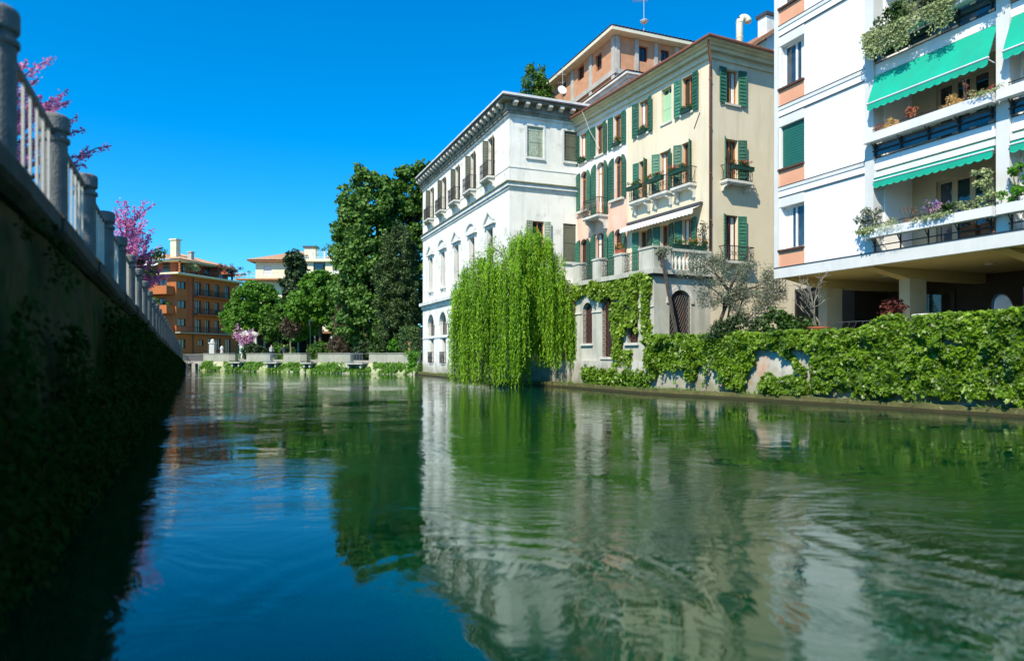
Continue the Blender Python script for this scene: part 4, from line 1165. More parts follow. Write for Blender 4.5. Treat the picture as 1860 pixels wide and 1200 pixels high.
def block_awning(a, b, z, drop, proj, parts=True):
    mb = MB()
    n = 14
    for i in range(1):
        nu, nv = 48, 8
        def ap(i, j, k):
            f = j / nv; x = a + (b - a) * i / nu
            sag = .030 * math.sin(math.pi * f) * (1 + .5 * mnoise.noise(Vector((x * 1.3, z, f * 2)))) + .008 * mnoise.noise(Vector((x * 5, f * 2, z))) + (.006 if i % 8 == 0 else 0)
            return (x, -.06 - (proj - .06) * f + (.012 if k else 0), z - drop * f - sag * min(1, drop) - (.02 if k else 0))
        for k in (0, 1):
            base_ = len(mb.v)
            for j in range(nv + 1):
                for i_ in range(nu + 1): mb.v.append(ap(i_, j, k))
            for j in range(nv):
                for i_ in range(nu):
                    q_ = base_ + j * (nu + 1) + i_; mb.f.append((q_, q_ + nu + 1, q_ + nu + 2, q_ + 1))
    o = MA('awning', mb, M['awning'], smooth=True)
    v = MB()
    n = 15
    for i in range(n):
        xa, xb = a + (b - a) * i / n, a + (b - a) * (i + 1) / n; xm = (xa + xb) / 2
        y = -proj - .004; zt = z - drop - .04
        v.add([(xa, y, zt), (xb, y, zt), (xb, y, zt - .17), (xm * .5 + xb * .5, y - .01, zt - .215), (xm, y - .012, zt - .23), (xm * .5 + xa * .5, y - .01, zt - .215), (xa, y, zt - .17)], [(0, 6, 5, 4, 3, 2, 1)])
    v.add([(a, -.06, z), (a, -proj, z - drop), (a, -proj, z - drop - .12)], [(0, 1, 2)])
    link('valance', v.mesh('valance', M['awning']), o)
    link('front_bar', MB().tube([(a - .02, -proj, z - drop - .02), (b + .02, -proj, z - drop - .02)], .03, 6).mesh('front_bar', M['planter_white']), o)
    for x in (a + .05, b - .05): link('arm', MB().tube([(x, -.1, z - drop - .1), (x, -proj, z - drop - .03)], .018, 5).mesh('arm', M['planter_white']), o)
for i, (a, b) in enumerate(bays_m):
    block_awning(a + .02, b - .02, FL[2] - .43, 1.0, .46)
    MA('awning_box', MB().box(a + .03, b - .03, -.16, -.04, FL[1] - .70, FL[1] - .52), M['planter_white'])
    block_awning(a + .05, b - .05, FL[1] - .66, .14, .20)
    MA('awning_shade', MB().box(a + .03, b - .03, .06, .12, FL[1] - .68, FL[1] - .42), M['awning'])
# ground level: overhanging slab, beams, piers, shaded back wall
link('overhang_fascia', MB().box(.05, ML, -.16, .10, 4.75, 5.15).mesh('overhang_fascia', M['modern_col']), MO.t)
link('flashing', MB().box(.05, ML, -.18, .0, 5.152, 5.185).mesh('flashing', M['greyline']), MO.t)
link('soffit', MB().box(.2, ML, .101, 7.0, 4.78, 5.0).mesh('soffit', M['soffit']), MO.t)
for x in (.25, 3.88, 8.3, 12.6):
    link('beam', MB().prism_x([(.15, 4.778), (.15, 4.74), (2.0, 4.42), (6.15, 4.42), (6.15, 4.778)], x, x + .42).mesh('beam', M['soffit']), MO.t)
    link('pier', MB().prism_z([(x - .0, 2.0), (x + .42, 2.0), (x + .42, 2.85), (x, 2.85)], 2.2, 4.418).mesh('pier', M['interior']), MO.t)
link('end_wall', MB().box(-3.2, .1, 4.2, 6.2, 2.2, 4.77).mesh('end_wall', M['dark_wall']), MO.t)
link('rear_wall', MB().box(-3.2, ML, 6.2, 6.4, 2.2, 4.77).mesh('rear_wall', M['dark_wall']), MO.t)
for x in (1.2, 5.6, 9.8): link('door', MB().box(x, x + 1.9, 6.12, 6.19, 2.26, 4.3).box(x + .93, x + .97, 6.10, 6.118, 2.26, 4.3).mesh('door', M['glass']), MO.t)
link('ledge_rail', MB().box(4.5, ML, 6.0, 6.1, 3.5, 3.54).mesh('ledge_rail', M['wood_dark']), MO.t)
link('roof', MB().box(-.1, ML, -.3, 8.2, FL[4] + .002, FL[4] + .35).mesh('roof', M['modern_col']), MO.t)
link('gable_wall', MB().quad((ML, 0, 2), (ML, 8, 2), (ML, 8, FL[4]), (ML, 0, FL[4])).quad((0.1, 8, 2), (ML, 8, 2), (ML, 8, FL[4]), (.1, 8, FL[4])).mesh('gable_wall', M['modern']), MO.t)
for x, y in ((2.4, 3.2), (6.3, 3.2)): link('ceiling_light', MB().lathe([(.0, 4.70), (.13, 4.71), (.16, 4.779)], 14, (x, y, 0)).mesh('ceiling_light', M['concrete']), MO.t)

# ------------------------------------------------------------------ brick penthouse block behind
bk = Bld('brick_building', 'tall terracotta brick building with concrete frame and wide eaves behind the palazzo', 'building', (7.58, 50.0, 0), R(-68), 12.0)
hA = [(9.0, 9.95, 23.5, 24.75), (6.0, 7.1, 23.9, 25.0), (2.9, 3.9, 23.6, 24.8)]
bk.A('wall', wall_holes(MB(), 0, 12, 1.8, 25.2, hA, .25), M['brick'])
hB = [(2.02, 2.75, 23.55, 24.7), (3.94, 4.7, 23.6, 24.75), (5.9, 6.6, 23.6, 24.7)]
bk.B('wall', wall_holes(MB(), 0, 9, 1.8, 25.2, hB, .25), M['brick'])
for a, b, c, d in hA: window(bk.A, a, c, b - a, d - c, M['wood_dark'], M['glass'])
for a, b, c, d in hB: window(bk.B, a, c, b - a, d - c, M['wood_dark'], M['glass'])
for u in (0.1, 5.0, 8.1, 11.55): bk.A('concrete_post', MB().box(0, .42, -.10, 0, 20, 25.1), M['concrete'], u, 0, .003)
for u in (0.0, 1.62, 3.3, 5.2, 8.4): bk.B('concrete_post', MB().box(0, .3, -.10, 0, 20, 25.1), M['concrete'], u, 0, .003)
bk.A('concrete_band', MB().box(0, 12.2, -.14, 0, 22.3, 22.65), M['concrete'], 0, 0, .004)
bk.B('concrete_band', MB().box(-.1, 9, -.14, 0, 22.3, 22.65), M['concrete'], 0, 0, .004)
link('rear_wall', MB().quad((-12, 0, 1.8), (-12, 9, 1.8), (-12, 9, 25.2), (-12, 0, 25.2)).quad((0, 9, 1.8), (-12, 9, 1.8), (-12, 9, 25.2), (0, 9, 25.2)).mesh('rear_wall', M['brick']), bk.t)
link('eave', MB().prism_z([(-12.7, -.72), (.72, -.72), (.72, 9.6), (-12.7, 9.6)], 25.15, 25.4).mesh('eave', M['eave_white']), bk.t)
mb = MB(); z0, z1 = 25.42, 26.5
tile_roof(mb, (-12.8, -.77, z0), (.77, -.77, z0), (-4.5, 4.4, z1), (-8, 4.4, z1), .3, .05, 6)
tile_roof(mb, (.77, -.77, z0), (.77, 9.7, z0), (-4.5, 4.4, z1), (-4.5, 4.4, z1), .3, .05, 6)
tile_roof(mb, (.8, 9.7, z0), (-12.8, 9.7, z0), (-8, 4.4, z1), (-4.5, 4.4, z1), .3, .05, 3)
tile_roof(mb, (-12.8, 9.7, z0), (-12.8, -.8, z0), (-8, 4.4, z1), (-8, 4.4, z1), .3, .05, 3)
link('roof', mb.mesh('roof', M['tile']), bk.t)
# lower white attic storeys stepping towards the river
at = Bld('attic_pavilion', 'small white attic pavilion with moulded cornice between brick building and yellow roof', 'pavilion', (8.1, 47.2, 0), R(-68), 6.0)
at.A('wall', wall_holes(MB(), 0, 6, 14, 20.6, [(2.0, 2.9, 18.9, 20.2)], .2), M['palazzo'])
at.B('wall', MB().box(0, 5, 0, .2, 14, 20.6), M['palazzo'])
window(at.A, 2.0, 18.9, .9, 1.3, M['wood_dark'], M['glass'], d=.18)
for z0, z1, pr in ((20.6, 20.75, .15), (20.752, 20.95, .32), (20.952, 21.1, .5)):
    link('cornice', MB().prism_z([(-6.3, -pr), (pr, -pr), (pr, 5), (-6.3, 5)], z0, z1).mesh('cornice', M['palazzo_trim']), at.t)
mb = MB()
tile_roof(mb, (-6.4, -.55, 21.12), (.55, -.55, 21.12), (-2, 2.4, 21.9), (-4.5, 2.4, 21.9), .25, .05, 5)
tile_roof(mb, (.55, -.55, 21.12), (.55, 5.2, 21.12), (-2, 2.4, 21.9), (-2, 2.4, 21.9), .25, .05, 5)
link('roof', mb.mesh('roof', M['tile']), at.t)
MBc = MB().box(-5.2, -4.6, .6, 1.2, 21.2, 22.3).box(-5.3, -4.5, .5, 1.3, 22.301, 22.42)
link('chimney', MBc.mesh('chimney', M['palazzo_trim']), at.t)

def aerial(name, label, loc, h, arms):
    t = thing(name, label, 'antenna', loc)
    MB().tube([(0, 0, 0), (0, 0, h)], .025, 6).build('mast', M['galv'], t)
    for z, ln, k in arms:
        MB().tube([(-ln, 0, z), (ln * .35, 0, z + .06)], .016, 5).build('boom', M['galv'], t)
        mb = MB()
        for i in range(k): x = -ln + ln * 1.3 * i / (k - 1); mb.tube([(x, -.25, z + .03), (x, .25, z + .03)], .010, 4)
        mb.build('elements', M['galv'], t)
    return t
a1 = aerial('roof_antenna', 'tall thin roof antenna mast above the brick building', (9.7, 50.2, 25.5), 3.6, [(2.2, .8, 8), (3.3, .3, 4)])
MB().lathe([(.02, .5), (.22, .55), (.30, .66), (.31, .70)], 12, (0, -.15, 0)).build('dish', M['palazzo_trim'], a1)
a2 = aerial('roof_antenna', 'short roof antenna with white dish at left end of the brick building', (3.9, 52.5, 20.0), 3.8, [(3.2, .7, 8), (2.6, .4, 6)])
d = MB().lathe([(.02, 0), (.2, .04), (.34, .12), (.36, .16)], 14).build('dish', M['palazzo_trim'], a2); d.location = (-.1, -.25, 1.9); d.rotation_euler = (R(75), 0, R(15))

# white gabled house behind yellow house and apartment block
gh = thing('gabled_house', 'pale gabled house with slanting roof edge seen above the yellow house', 'house', (16.4, 42.0, 0), R(-64))
GA = math.radians(0)
mb = MB().prism_x([(-6, 2), (6, 2), (6, 17.5), (0, 21.6), (-6, 17.5)], -6, 0)
o = mb.build('wall', M['yellow_trim'], gh)
mb = MB()
mb.add([(-6.3, -6.4, 17.35), (.35, -6.4, 17.35), (.35, 0, 21.72), (-6.3, 0, 21.72), (-6.3, 6.4, 17.35), (.35, 6.4, 17.35), (-6.3, -6.4, 17.6), (.35, -6.4, 17.6), (.35, 0, 21.98), (-6.3, 0, 21.98), (-6.3, 6.4, 17.6), (.35, 6.4, 17.6)],
       [(6, 7, 8, 9), (9, 8, 11, 10), (0, 3, 2, 1), (3, 4, 5, 2), (1, 2, 8, 7), (2, 5, 11, 8), (0, 1, 7, 6), (4, 10, 11, 5)])
rf = mb.build('roof', M['tile'], gh)
MB().box(-.68, .02, -1.02, -.32, 20.0, 22.4).build('chimney', M['palazzo_trim'], rf)
MB().box(-.78, .12, -1.12, -.22, 22.401, 22.6).build('chimney_cap', M['greyline'], rf)

# ------------------------------------------------------------------ orange apartment house at the far left
K_ = 104 / 88.0
def oz(z): return 1.7 + (z - 1.7) * K_
ogx = -0.4919 * 104
og = Bld('orange_apartment_house', 'orange apartment house with balconies and roof terrace at the far left', 'building', (ogx, 104.0, 0), R(-16.7), 13.0)
OA, OB = og.A, og.B
LB = 14.4
wz = [(oz(10.35), oz(11.31)), (oz(7.83), oz(8.83)), (oz(5.51), oz(6.49))]
fz = [oz(4.6), oz(7.13), oz(9.6), oz(12.1)]
hB = []
for a, b in wz: hB.append((.3, 2.0, a, b))
dcol = [(4.05, 5.25), (6.2, 7.2), (8.4, 9.4), (10.8, 11.9)]
for k in range(3):
    for a, b in dcol: hB.append((a, b, fz[k] + .12, fz[k] + 2.25))
gr = [(4.6, 5.8, oz(2.97), oz(3.77)), (6.75, 7.9, 1.95, oz(4.08)), (8.6, 9.8, oz(2.44), oz(3.98)), (10.9, 12.2, 1.95, oz(4.0)), (.5, 1.9, oz(2.6), oz(3.8))]
OB('wall', wall_holes(MB(), 0, LB, 1.8, fz[3], [h for h in hB + gr], .25), M['orange'])
hA = [(2.0, 3.2, f + .9, f + 2.2) for f in fz[:3]] + [(5.0, 6.2, f + .2, f + 2.3) for f in fz[:3]] + [(9.5, 11.2, f + .2, f + 2.3) for f in fz[:3]]
OA('wall', wall_holes(MB(), 0, 13, 1.8, fz[3], hA, .25), M['orange'])
for h in hB + gr: window(OB, h[0], h[2], h[1] - h[0], h[3] - h[2], M['wood_dark'], M['glass'], d=.22, bar=.09)
for h in hA: window(OA, h[0], h[2], h[1] - h[0], h[3] - h[2], M['wood_dark'], M['glass'], d=.22, bar=.09)
OB('pilaster', MB().box(2.35, 3.35, -.05, 0, fz[0], fz[3] - .05), M['orange_red'], 0, 0, .003)
OB('downpipe', MB().tube([(3.45, -.1, 2), (3.45, -.1, fz[3])], .08, 6), M['greyline'])
OB('string_course', MB().box(0, LB, -.09, 0, fz[0] - .22, fz[0] - .05), M['orange_red'], 0, 0, .004)
link('rear_wall', MB().quad((-13, 0, 1.8), (-13, LB, 1.8), (-13, LB, fz[3]), (-13, 0, fz[3])).quad((0, LB, 1.8), (-13, LB, 1.8), (-13, LB, fz[3]), (0, LB, fz[3])).mesh('rear_wall', M['orange']), og.t)
for k in range(3):
    if k > 0: OB('balcony_slab', MB().box(3.7, 12.4, -1.0, 0, fz[k] - .12, fz[k] + .06), M['orange_red'], 0, 0, .002)
    else: OB('balcony_slab', MB().box(-.2, 12.6, -.9, 0, fz[k] - .04, fz[k] + .10), M['concrete'], 0, 0, .005)
    r = MB(); x0, x1 = (3.75, 12.35) if k else (-.1, 12.5)
    for z in (.15, 1.0): r.tube([(x0, 0, fz[k] + z), (x0, -.92, fz[k] + z), (x1, -.92, fz[k] + z), (x1, 0, fz[k] + z)], .03, 4)
    n = 60
    for i in range(n + 1): r.box(x0 + (x1 - x0) * i / n - .014, x0 + (x1 - x0) * i / n + .014, -.93, -.90, fz[k] + .06, fz[k] + 1.0)
    OB('railing', r, M['iron'])
    # solid balconies on the sunny face
    OA('balcony', MB().box(6.6, 12.7, -1.6, 0, fz[k] - .1, fz[k] + .08).box(6.6, 12.7, -1.6, -1.45, fz[k] + .081, fz[k] + 1.15).box(12.55, 12.7, -1.449, 0, fz[k] + .081, fz[k] + 1.15).box(6.6, 6.75, -1.449, 0, fz[k] + .081, fz[k] + 1.15), M['orange'], 0, 0, .002)
# roof terrace storey, awning, tiled hip roof, chimneys
link('terrace_slab', MB().prism_z([(-13.6, -1.0), (1.3, -1.0), (1.3, LB + .5), (-13.6, LB + .5)], fz[3] + .002, fz[3] + .26).mesh('terrace_slab', M['yellow_trim']), og.t)
zt0 = fz[3] + .262
link('attic_wall', MB().box(-11.8, -1.2, 1.2, LB - 1.4, zt0, zt0 + 2.25).mesh('attic_wall', M['orange_red']), og.t)
for u in (1.8, 4.6, 7.4, 10.2): link('window', MB().box(-1.198, -1.14, u, u + 1.3, zt0 + .1, zt0 + 2.0).mesh('window', M['glass']), og.t)
for u in (-9.5, -6, -3.6): link('window', MB().box(u, u + 1.3, 1.14, 1.198, zt0 + .1, zt0 + 2.0).mesh('window', M['glass']), og.t)
for y in (0.1, 4.0, 8.0, 11.8): link('column', MB().box(.35, .6, y, y + .25, zt0, zt0 + 2.25).mesh('column', M['orange']), og.t)
r = MB()
for z in (.5, 1.0): r.tube([(-13, -.8, zt0 + z), (1.1, -.8, zt0 + z), (1.1, LB, zt0 + z)], .03, 4)
for i in range(24): r.tube([(1.1, -.8 + (LB + .8) * i / 23, zt0), (1.1, -.8 + (LB + .8) * i / 23, zt0 + 1.0)], .02, 4)
for i in range(14): r.tube([(-13 + 14 * i / 13, -.8, zt0), (-13 + 14 * i / 13, -.8, zt0 + 1.0)], .02, 4)
link('railing', r.mesh('railing', M['iron']), og.t)
ez = oz(14.05)
link('eave', MB().prism_z([(-12.8, -.2), (.9, -.2), (.9, LB - 2.2), (-12.8, LB - 2.2)], ez - .18, ez).mesh('eave', M['yellow_trim']), og.t)
mb = MB(); z0, z1 = ez + .01, ez + 1.75
tile_roof(mb, (-13, -.4, z0), (1.1, -.4, z0), (-4.4, 5.2, z1), (-7.5, 5.2, z1), .35, .06, 9)
tile_roof(mb, (1.1, -.4, z0), (1.1, LB - 2.0, z0), (-4.4, 6.6, z1), (-4.4, 5.2, z1), .35, .06, 9)
tile_roof(mb, (1.1, LB - 2.0, z0), (-13, LB - 2.0, z0), (-7.5, 6.6, z1), (-4.4, 6.6, z1), .35, .06, 3)
rf = link('roof', mb.mesh('roof', M['tile_light']), og.t)
link('chimney', MB().box(-2.6, -1.5, 1.6, 2.5, ez + .3, ez + 3.3).box(-2.75, -1.35, 1.45, 2.65, ez + 3.301, ez + 3.5).mesh('chimney', M['yellow_trim']), rf)
link('chimney', MB().box(-.6, .1, 3.0, 3.6, ez + .2, ez + 1.5).box(-.7, .2, 2.9, 3.7, ez + 1.501, ez + 1.65).mesh('chimney', M['concrete']), rf)
aw = MB()
for i in range(9):
    xa, xb = -9.6 + .72 * i, -9.6 + .72 * (i + 1)
    aw.quad((xa, 1.1, zt0 + 2.1), (xb, 1.1, zt0 + 2.1), (xb, -.9, zt0 + 1.15), (xa, -.9, zt0 + 1.15))
link('awning', aw.mesh('awning', M['awning_white']), og.t)

# ------------------------------------------------------------------ cream villa behind the far trees
vx = -0.395 * 98
vi = thing('cream_villa', 'cream villa with tiled roof and roof terrace behind the far trees', 'villa', (vx, 98.0, 0))
mb = wall_holes(MB(), 1.9, 15.5, 1.8, 15.1, [(3.05, 4.2, 13.2, 14.5), (6.2, 7.2, 13.2, 14.5), (10.2, 11.9, 13.0, 15.0), (13.0, 14.2, 13.2, 14.6), (3.6, 4.6, 9.6, 11.8), (6.4, 7.4, 9.6, 11.8)], .25)
mb.build('wall', M['cream'], vi)
MB().quad((1.9, 0, 1.8), (1.9, 12, 1.8), (1.9, 12, 15.1), (1.9, 0, 15.1)).quad((15.5, 0, 1.8), (15.5, 12, 1.8), (15.5, 12, 15.1), (15.5, 0, 15.1)).quad((1.9, 12, 1.8), (15.5, 12, 1.8), (15.5, 12, 15.1), (1.9, 12, 15.1)).build('rear_wall', M['cream'], vi)
for a, b, c, d in ((3.05, 4.2, 13.2, 14.5), (6.2, 7.2, 13.2, 14.5), (13.0, 14.2, 13.2, 14.6)):
    MB().box(a, b, .1, .16, c, d).build('shutter', M['palazzo_trim'], vi)
for a, b, c, d in ((10.2, 11.9, 13.0, 15.0), (3.6, 4.6, 9.6, 11.8), (6.4, 7.4, 9.6, 11.8)):
    o = MB().box(a, a + .1, .15, .22, c, d).box(b - .1, b, .15, .22, c, d).box(a + .1, b - .1, .15, .22, d - .1, d).build('window', M['wood_dark'], vi)
    MB().box(a + .1, b - .1, .18, .2, c, d - .1).build('pane', M['glass'], o)
MB().box(-.4, 9.0, -1.6, -.003, 12.35, 12.55).build('balcony_slab', M['wood'], vi)
r = MB()
for z in (12.9, 13.35): r.tube([(-.4, 0, z), (-.4, -1.5, z), (9, -1.5, z)], .03, 4)
for i in range(18): r.tube([(-.4 + 9.4 * i / 17, -1.5, 12.55), (-.4 + 9.4 * i / 17, -1.5, 13.35)], .018, 4)
r.build('railing', M['palazzo_trim'], vi)
mb = MB().prism_z([(1.0, -.9), (8.4, -.9), (8.4, 12.6), (1.0, 12.6)], 15.1, 15.25)
mb.build('eave', M['wood'], vi)
mb = MB()
tile_roof(mb, (.9, -1.0, 15.27), (8.5, -1.0, 15.27), (8.5, 5.5, 17.4), (6.5, 5.5, 17.4), .35, .06, 8)
tile_roof(mb, (.9, 12.6, 15.27), (.9, -1.0, 15.27), (6.5, 5.5, 17.4), (6.5, 5.5, 17.4), .35, .06, 8)
mb.build('roof', M['tile_light'], vi)
MB().box(8.4, 15.6, -.5, 12, 15.1, 15.5).build('terrace_slab', M['cream'], vi)
r = MB()
for z in (15.7, 16.45): r.box(8.5, 15.5, -.45, -.38, z, z + .06)
for i in range(30): r.box(8.5 + 7 * i / 29 - .02, 8.5 + 7 * i / 29 + .02, -.44, -.40, 15.5, 16.45)
for i in range(5): r.box(8.5 + 1.7 * i - .1, 8.5 + 1.7 * i + .1, -.48, -.34, 15.5, 16.5)
r.build('railing', M['palazzo_trim'], vi)
ch = MB().box(8.0, 9.6, 3, 4.4, 15.5, 17.6).build('chimney', M['cream'], vi)
MB().box(7.8, 9.8, 2.8, 4.6, 17.601, 17.85).build('chimney_cap', M['greyline'], ch)
#PLANTS
# ------------------------------------------------------------------ the weeping willow
def willow():
    bx, by, bz = 1.9, 39.5, 1.25
    t = thing('weeping_willow', 'bright green weeping willow trailing in the water before the palazzo', 'tree', (bx, by, bz))
    xs = [-3.7, -3.3, -2.6, -1.6, -.4, .5, 1.2, 1.9, 2.6, 3.1, 3.5]
    zs = [3.4, 5.2, 6.7, 7.5, 8.1, 8.75, 8.9, 8.4, 7.3, 5.9, 4.0]
    cy, ry = 38.5, 2.5
    def ztop(x): return float(np.interp(x, xs, zs))
    P, N, T, SZ = [], [], [], []
    anchors = []
    ncl = 112
    for c in range(ncl):
        x = -3.1 + 6.4 * ((c * .618034) % 1.0) + rng.normal() * .08; a = rng.uniform(-1, 1)
        yy = math.copysign(abs(a) ** .6, a)
        if c % 3: yy = -abs(yy)
        ax, ay = x, cy + yy * ry * math.sqrt(max(.05, 1 - (x / 3.9) ** 2 * .8))
        az = 3.0 + (ztop(x) - 3.0) * math.sqrt(max(.06, 1 - yy * yy * .72)) - abs(rng.normal()) * .55 + (.25 if rng.random() < .15 else 0)
        anchors.append((ax, ay, az))
        kind = rng.random()
        for s_ in range(int(rng.integers(7, 15))):
            x0 = ax + rng.normal() * .11; y0 = ay + rng.normal() * .11; z0 = az + rng.normal() * .22 - .1
            over_water = (x0 < .4) or (y0 < 40.9 - (x0 + .16) * 1.227 - .2)
            zb = rng.uniform(.05, .9) if (over_water and x0 < 1.0) else rng.uniform(1.0, 3.0)
            if kind > .62: zb += rng.uniform(.4, 2.8)
            if z0 - zb < .6: continue
            n = int((z0 - zb) / .052)
            f = np.linspace(0, 1, n)
            sway = rng.normal() * .08
            dirx, diry = (x0 - .3) * .05, (y0 - cy) * .10
            arch = np.minimum(1, f * 4)
            px = x0 + dirx * np.sqrt(arch) + sway * f + .035 * np.sin(f * 9 + rng.random() * 6)
            py = y0 + diry * np.sqrt(arch) + .03 * np.sin(f * 7 + rng.random() * 6)
            pz_ = z0 + .35 * np.sin(np.minimum(1, f * 5) * math.pi) * .5 - (z0 - zb) * f
            q = np.stack([px, py, pz_], 1) + rng.normal(size=(n, 3)) * .022
            P.append(q); SZ.append(.15 * rng.uniform(.65, 1.25, n))
            nn = rng.normal(size=(n, 3)) * .7 + np.array([-.25, -.7, .25]); N.append(nn)
            T.append(rng.normal(size=(n, 3)) * np.array([.34, .34, .2]) + np.array([0, 0, -1]))
    P = np.concatenate(P); N = np.concatenate(N); T = np.concatenate(T); SZ = np.concatenate(SZ)
    off = np.array([bx, by, bz])
    leaves('crown', P - off, N, SZ * 1.25, 'willow', L['willow'], t, T)
    # loose tufts on the top of the dome
    cc = []
    for c in range(80):
        x = rng.uniform(-3.2, 3.0); yy = rng.uniform(-.75, .75)
        cc.append((x, cy + yy * 1.9, 3.0 + (ztop(x) - 3.0) * math.sqrt(max(.06, 1 - yy * yy * .72)) - rng.uniform(-.15, .7)))
    Pd, Nd = blob_leaves(cc, .42, 60)
    leaves('top_foliage', Pd - off, Nd, .19 * rng.uniform(.6, 1.3, len(Pd)), 'willow', L['willow'], t, rng.normal(size=(len(Pd), 3)) + np.array([0, 0, -.8]))
    tr = MB().tube([(0, 0, -.2), (-.25, -.25, 1.4), (-.5, -.5, 2.9), (-.9, -.75, 4.4)], .34, 9, .18).build('trunk', M['bark'], t, smooth=True)
    for a in anchors[::2]:
        b = Vector(a) - Vector((bx, by, bz)); s0 = Vector((-.7, -.6, 3.4 + random.uniform(-.8, .9)))
        MB().tube([s0, s0.lerp(b, .5) + Vector((0, 0, .7)), b], .07, 5, .012).build('limb', M['bark'], tr, smooth=True)
willow()

# ------------------------------------------------------------------ trees of the far bank and behind the houses
def at_px(px, Y): return (px - 930) / 1240 * Y
tree('chestnut_tree', 'tall round-topped chestnut tree left of the pair beside the palazzo', 'tree', (-14.5, 68, 1.2),
     [(.2, 0, 15.8, 2.6, 2.5, 3.1), (-.2, 0, 13.0, 2.9, 2.6, 2.7), (.3, -.2, 10.2, 3.3, 2.6, 2.9), (.0, 0, 7.0, 3.3, 2.6, 2.8), (.6, -.3, 4.0, 3.1, 2.5, 2.6)], 520, .62, 62, .34, L['chestnut'], M['bark'], .38, .62)
tree('chestnut_tree', 'taller deep green chestnut tree directly behind the palazzo left end', 'tree', (-10.1, 70.5, 1.2),
     [(.1, 0, 17.4, 2.7, 2.5, 3.2), (-.6, 0, 14.2, 3.3, 2.6, 3.1), (.3, 0, 10.8, 3.5, 2.8, 3.2), (0, 0, 7.4, 3.4, 2.8, 3.0), (-.2, 0, 4.2, 3.2, 2.6, 2.6)], 500, .62, 60, .32, L['chestnut2'], M['bark'], .38, .62)
tree('dark_tree', 'dark fine-leaved tree in front of the chestnuts by the palazzo', 'tree', (-10.4, 64.0, 1.2),
     [(0, 0, 10.6, 1.7, 1.7, 2.3), (-.2, 0, 8.0, 2.3, 2.0, 2.3), (.1, 0, 5.0, 2.4, 2.1, 2.4), (-.2, 0, 2.8, 2.2, 2.0, 1.6)], 420, .42, 62, .20, L['dark'], M['bark_dark'], .25, .55, shape='diamond')
tree('round_tree', 'light green spreading tree beside the orange house', 'tree', (-32.2, 85.5, 1.9),
     [(-.2, 0, 6.3, 3.0, 2.8, 2.3), (-1.3, 0, 4.4, 2.6, 2.4, 2.0), (1.6, 0, 4.6, 2.6, 2.4, 2.0), (.4, 0, 7.7, 1.9, 1.9, 1.2)], 300, .55, 58, .30, L['maple'], M['bark'], .24, .5)
tree('evergreen_tree', 'narrow dark evergreen tree in front of the cream villa', 'tree', (-28.6, 90, 1.9),
     [(0, 0, 12.0, 1.3, 1.3, 1.7), (.1, 0, 9.2, 1.7, 1.6, 2.4), (0, 0, 6.0, 1.9, 1.8, 2.6), (-.2, 0, 3.6, 1.9, 1.8, 2.0)], 260, .55, 56, .30, L['evergreen'], M['bark_dark'], .24, .5)
tree('park_tree', 'mid green broad park tree between the evergreen and the chestnuts', 'tree', (-22.0, 78, 1.9),
     [(-.2, 0, 6.6, 2.8, 2.6, 2.4), (-1.6, 0, 4.9, 2.2, 2.2, 1.8), (1.7, 0, 5.2, 2.2, 2.2, 2.0), (.3, 0, 8.2, 1.6, 1.6, 1.2), (2.6, .5, 7.2, 1.6, 1.6, 1.6)], 320, .55, 58, .30, L['maple'], M['bark'], .24, .5)
tree('park_tree', 'small low park tree with light leaves under the broad tree', 'tree', (-24.3, 81.5, 1.9),
     [(0, 0, 3.6, 1.7, 1.6, 1.5), (-1.3, 0, 2.6, 1.2, 1.2, 1.0)], 110, .45, 50, .26, L['bright'], M['bark'], .12, .45)
tree('park_tree', 'leafy tree filling the gap before the cream villa', 'tree', (-28.2, 84.0, 1.9),
     [(0, 0, 4.6, 1.9, 1.8, 1.9), (-1.0, 0, 3.2, 1.6, 1.5, 1.5), (.9, 0, 2.8, 1.5, 1.5, 1.4)], 170, .5, 54, .28, L['chestnut2'], M['bark'], .16, .45)
tree('park_tree', 'low deep green tree beside the left chestnut', 'tree', (-18.9, 76.5, 1.9),
     [(0, 0, 5.2, 1.6, 1.6, 1.9), (.3, 0, 3.0, 1.7, 1.6, 1.7)], 150, .48, 54, .28, L['chestnut2'], M['bark'], .16, .45)
tree('copper_tree', 'brownish conical tree against the left chestnut', 'tree', (-17.7, 72.5, 1.9),
     [(0, 0, 5.4, .9, .9, 1.9), (0, 0, 3.2, 1.3, 1.2, 1.7)], 130, .36, 52, .2, L['brown'], M['bark_dark'], .14, .4, shape='diamond')
for k_, (x_, y_, lab_, lm_) in enumerate(((-30.4, 80.2, 'low dark shrub beside the pale pink tree', 'evergreen'), (-26.9, 79.4, 'low green shrub between pink tree and young tree', 'chestnut2'),
        (-20.9, 75.0, 'low green shrub under the broad park tree', 'chestnut2'), (-14.2, 66.6, 'low dark shrub at the foot of the left chestnut', 'evergreen'), (-12.6, 65.4, 'low green shrub between chestnut and dark tree', 'ivy_dark'))):
    tree('low_shrub', lab_, 'shrub', (x_, y_, 1.2), [(0, 0, 1.0, 1.3, .8, .9), (.8, .2, .8, .9, .7, .7)], 70, .34, 44, .2, L[lm_], M['bark_dark'], .05, .3, nlimb=3, group='low shrubs of the far quay')
tree('copper_shrub', 'round dark brown shrub on the far quay edge', 'shrub', (-17.0, 69.4, 1.2),
     [(0, 0, 1.6, 1.5, 1.2, 1.3)], 110, .36, 52, .18, L['brown'], M['bark_dark'], .08, .4, shape='diamond', nlimb=4)
tree('young_tree', 'young thin-trunked tree with sparse reddish green leaves on the far quay', 'tree', (-25.1, 77.4, 1.2),
     [(0, 0, 3.6, 1.1, 1.0, 1.2)], 60, .34, 36, .2, L['brown'], M['bark_pale'], .13, .3, shape='diamond', nlimb=5)
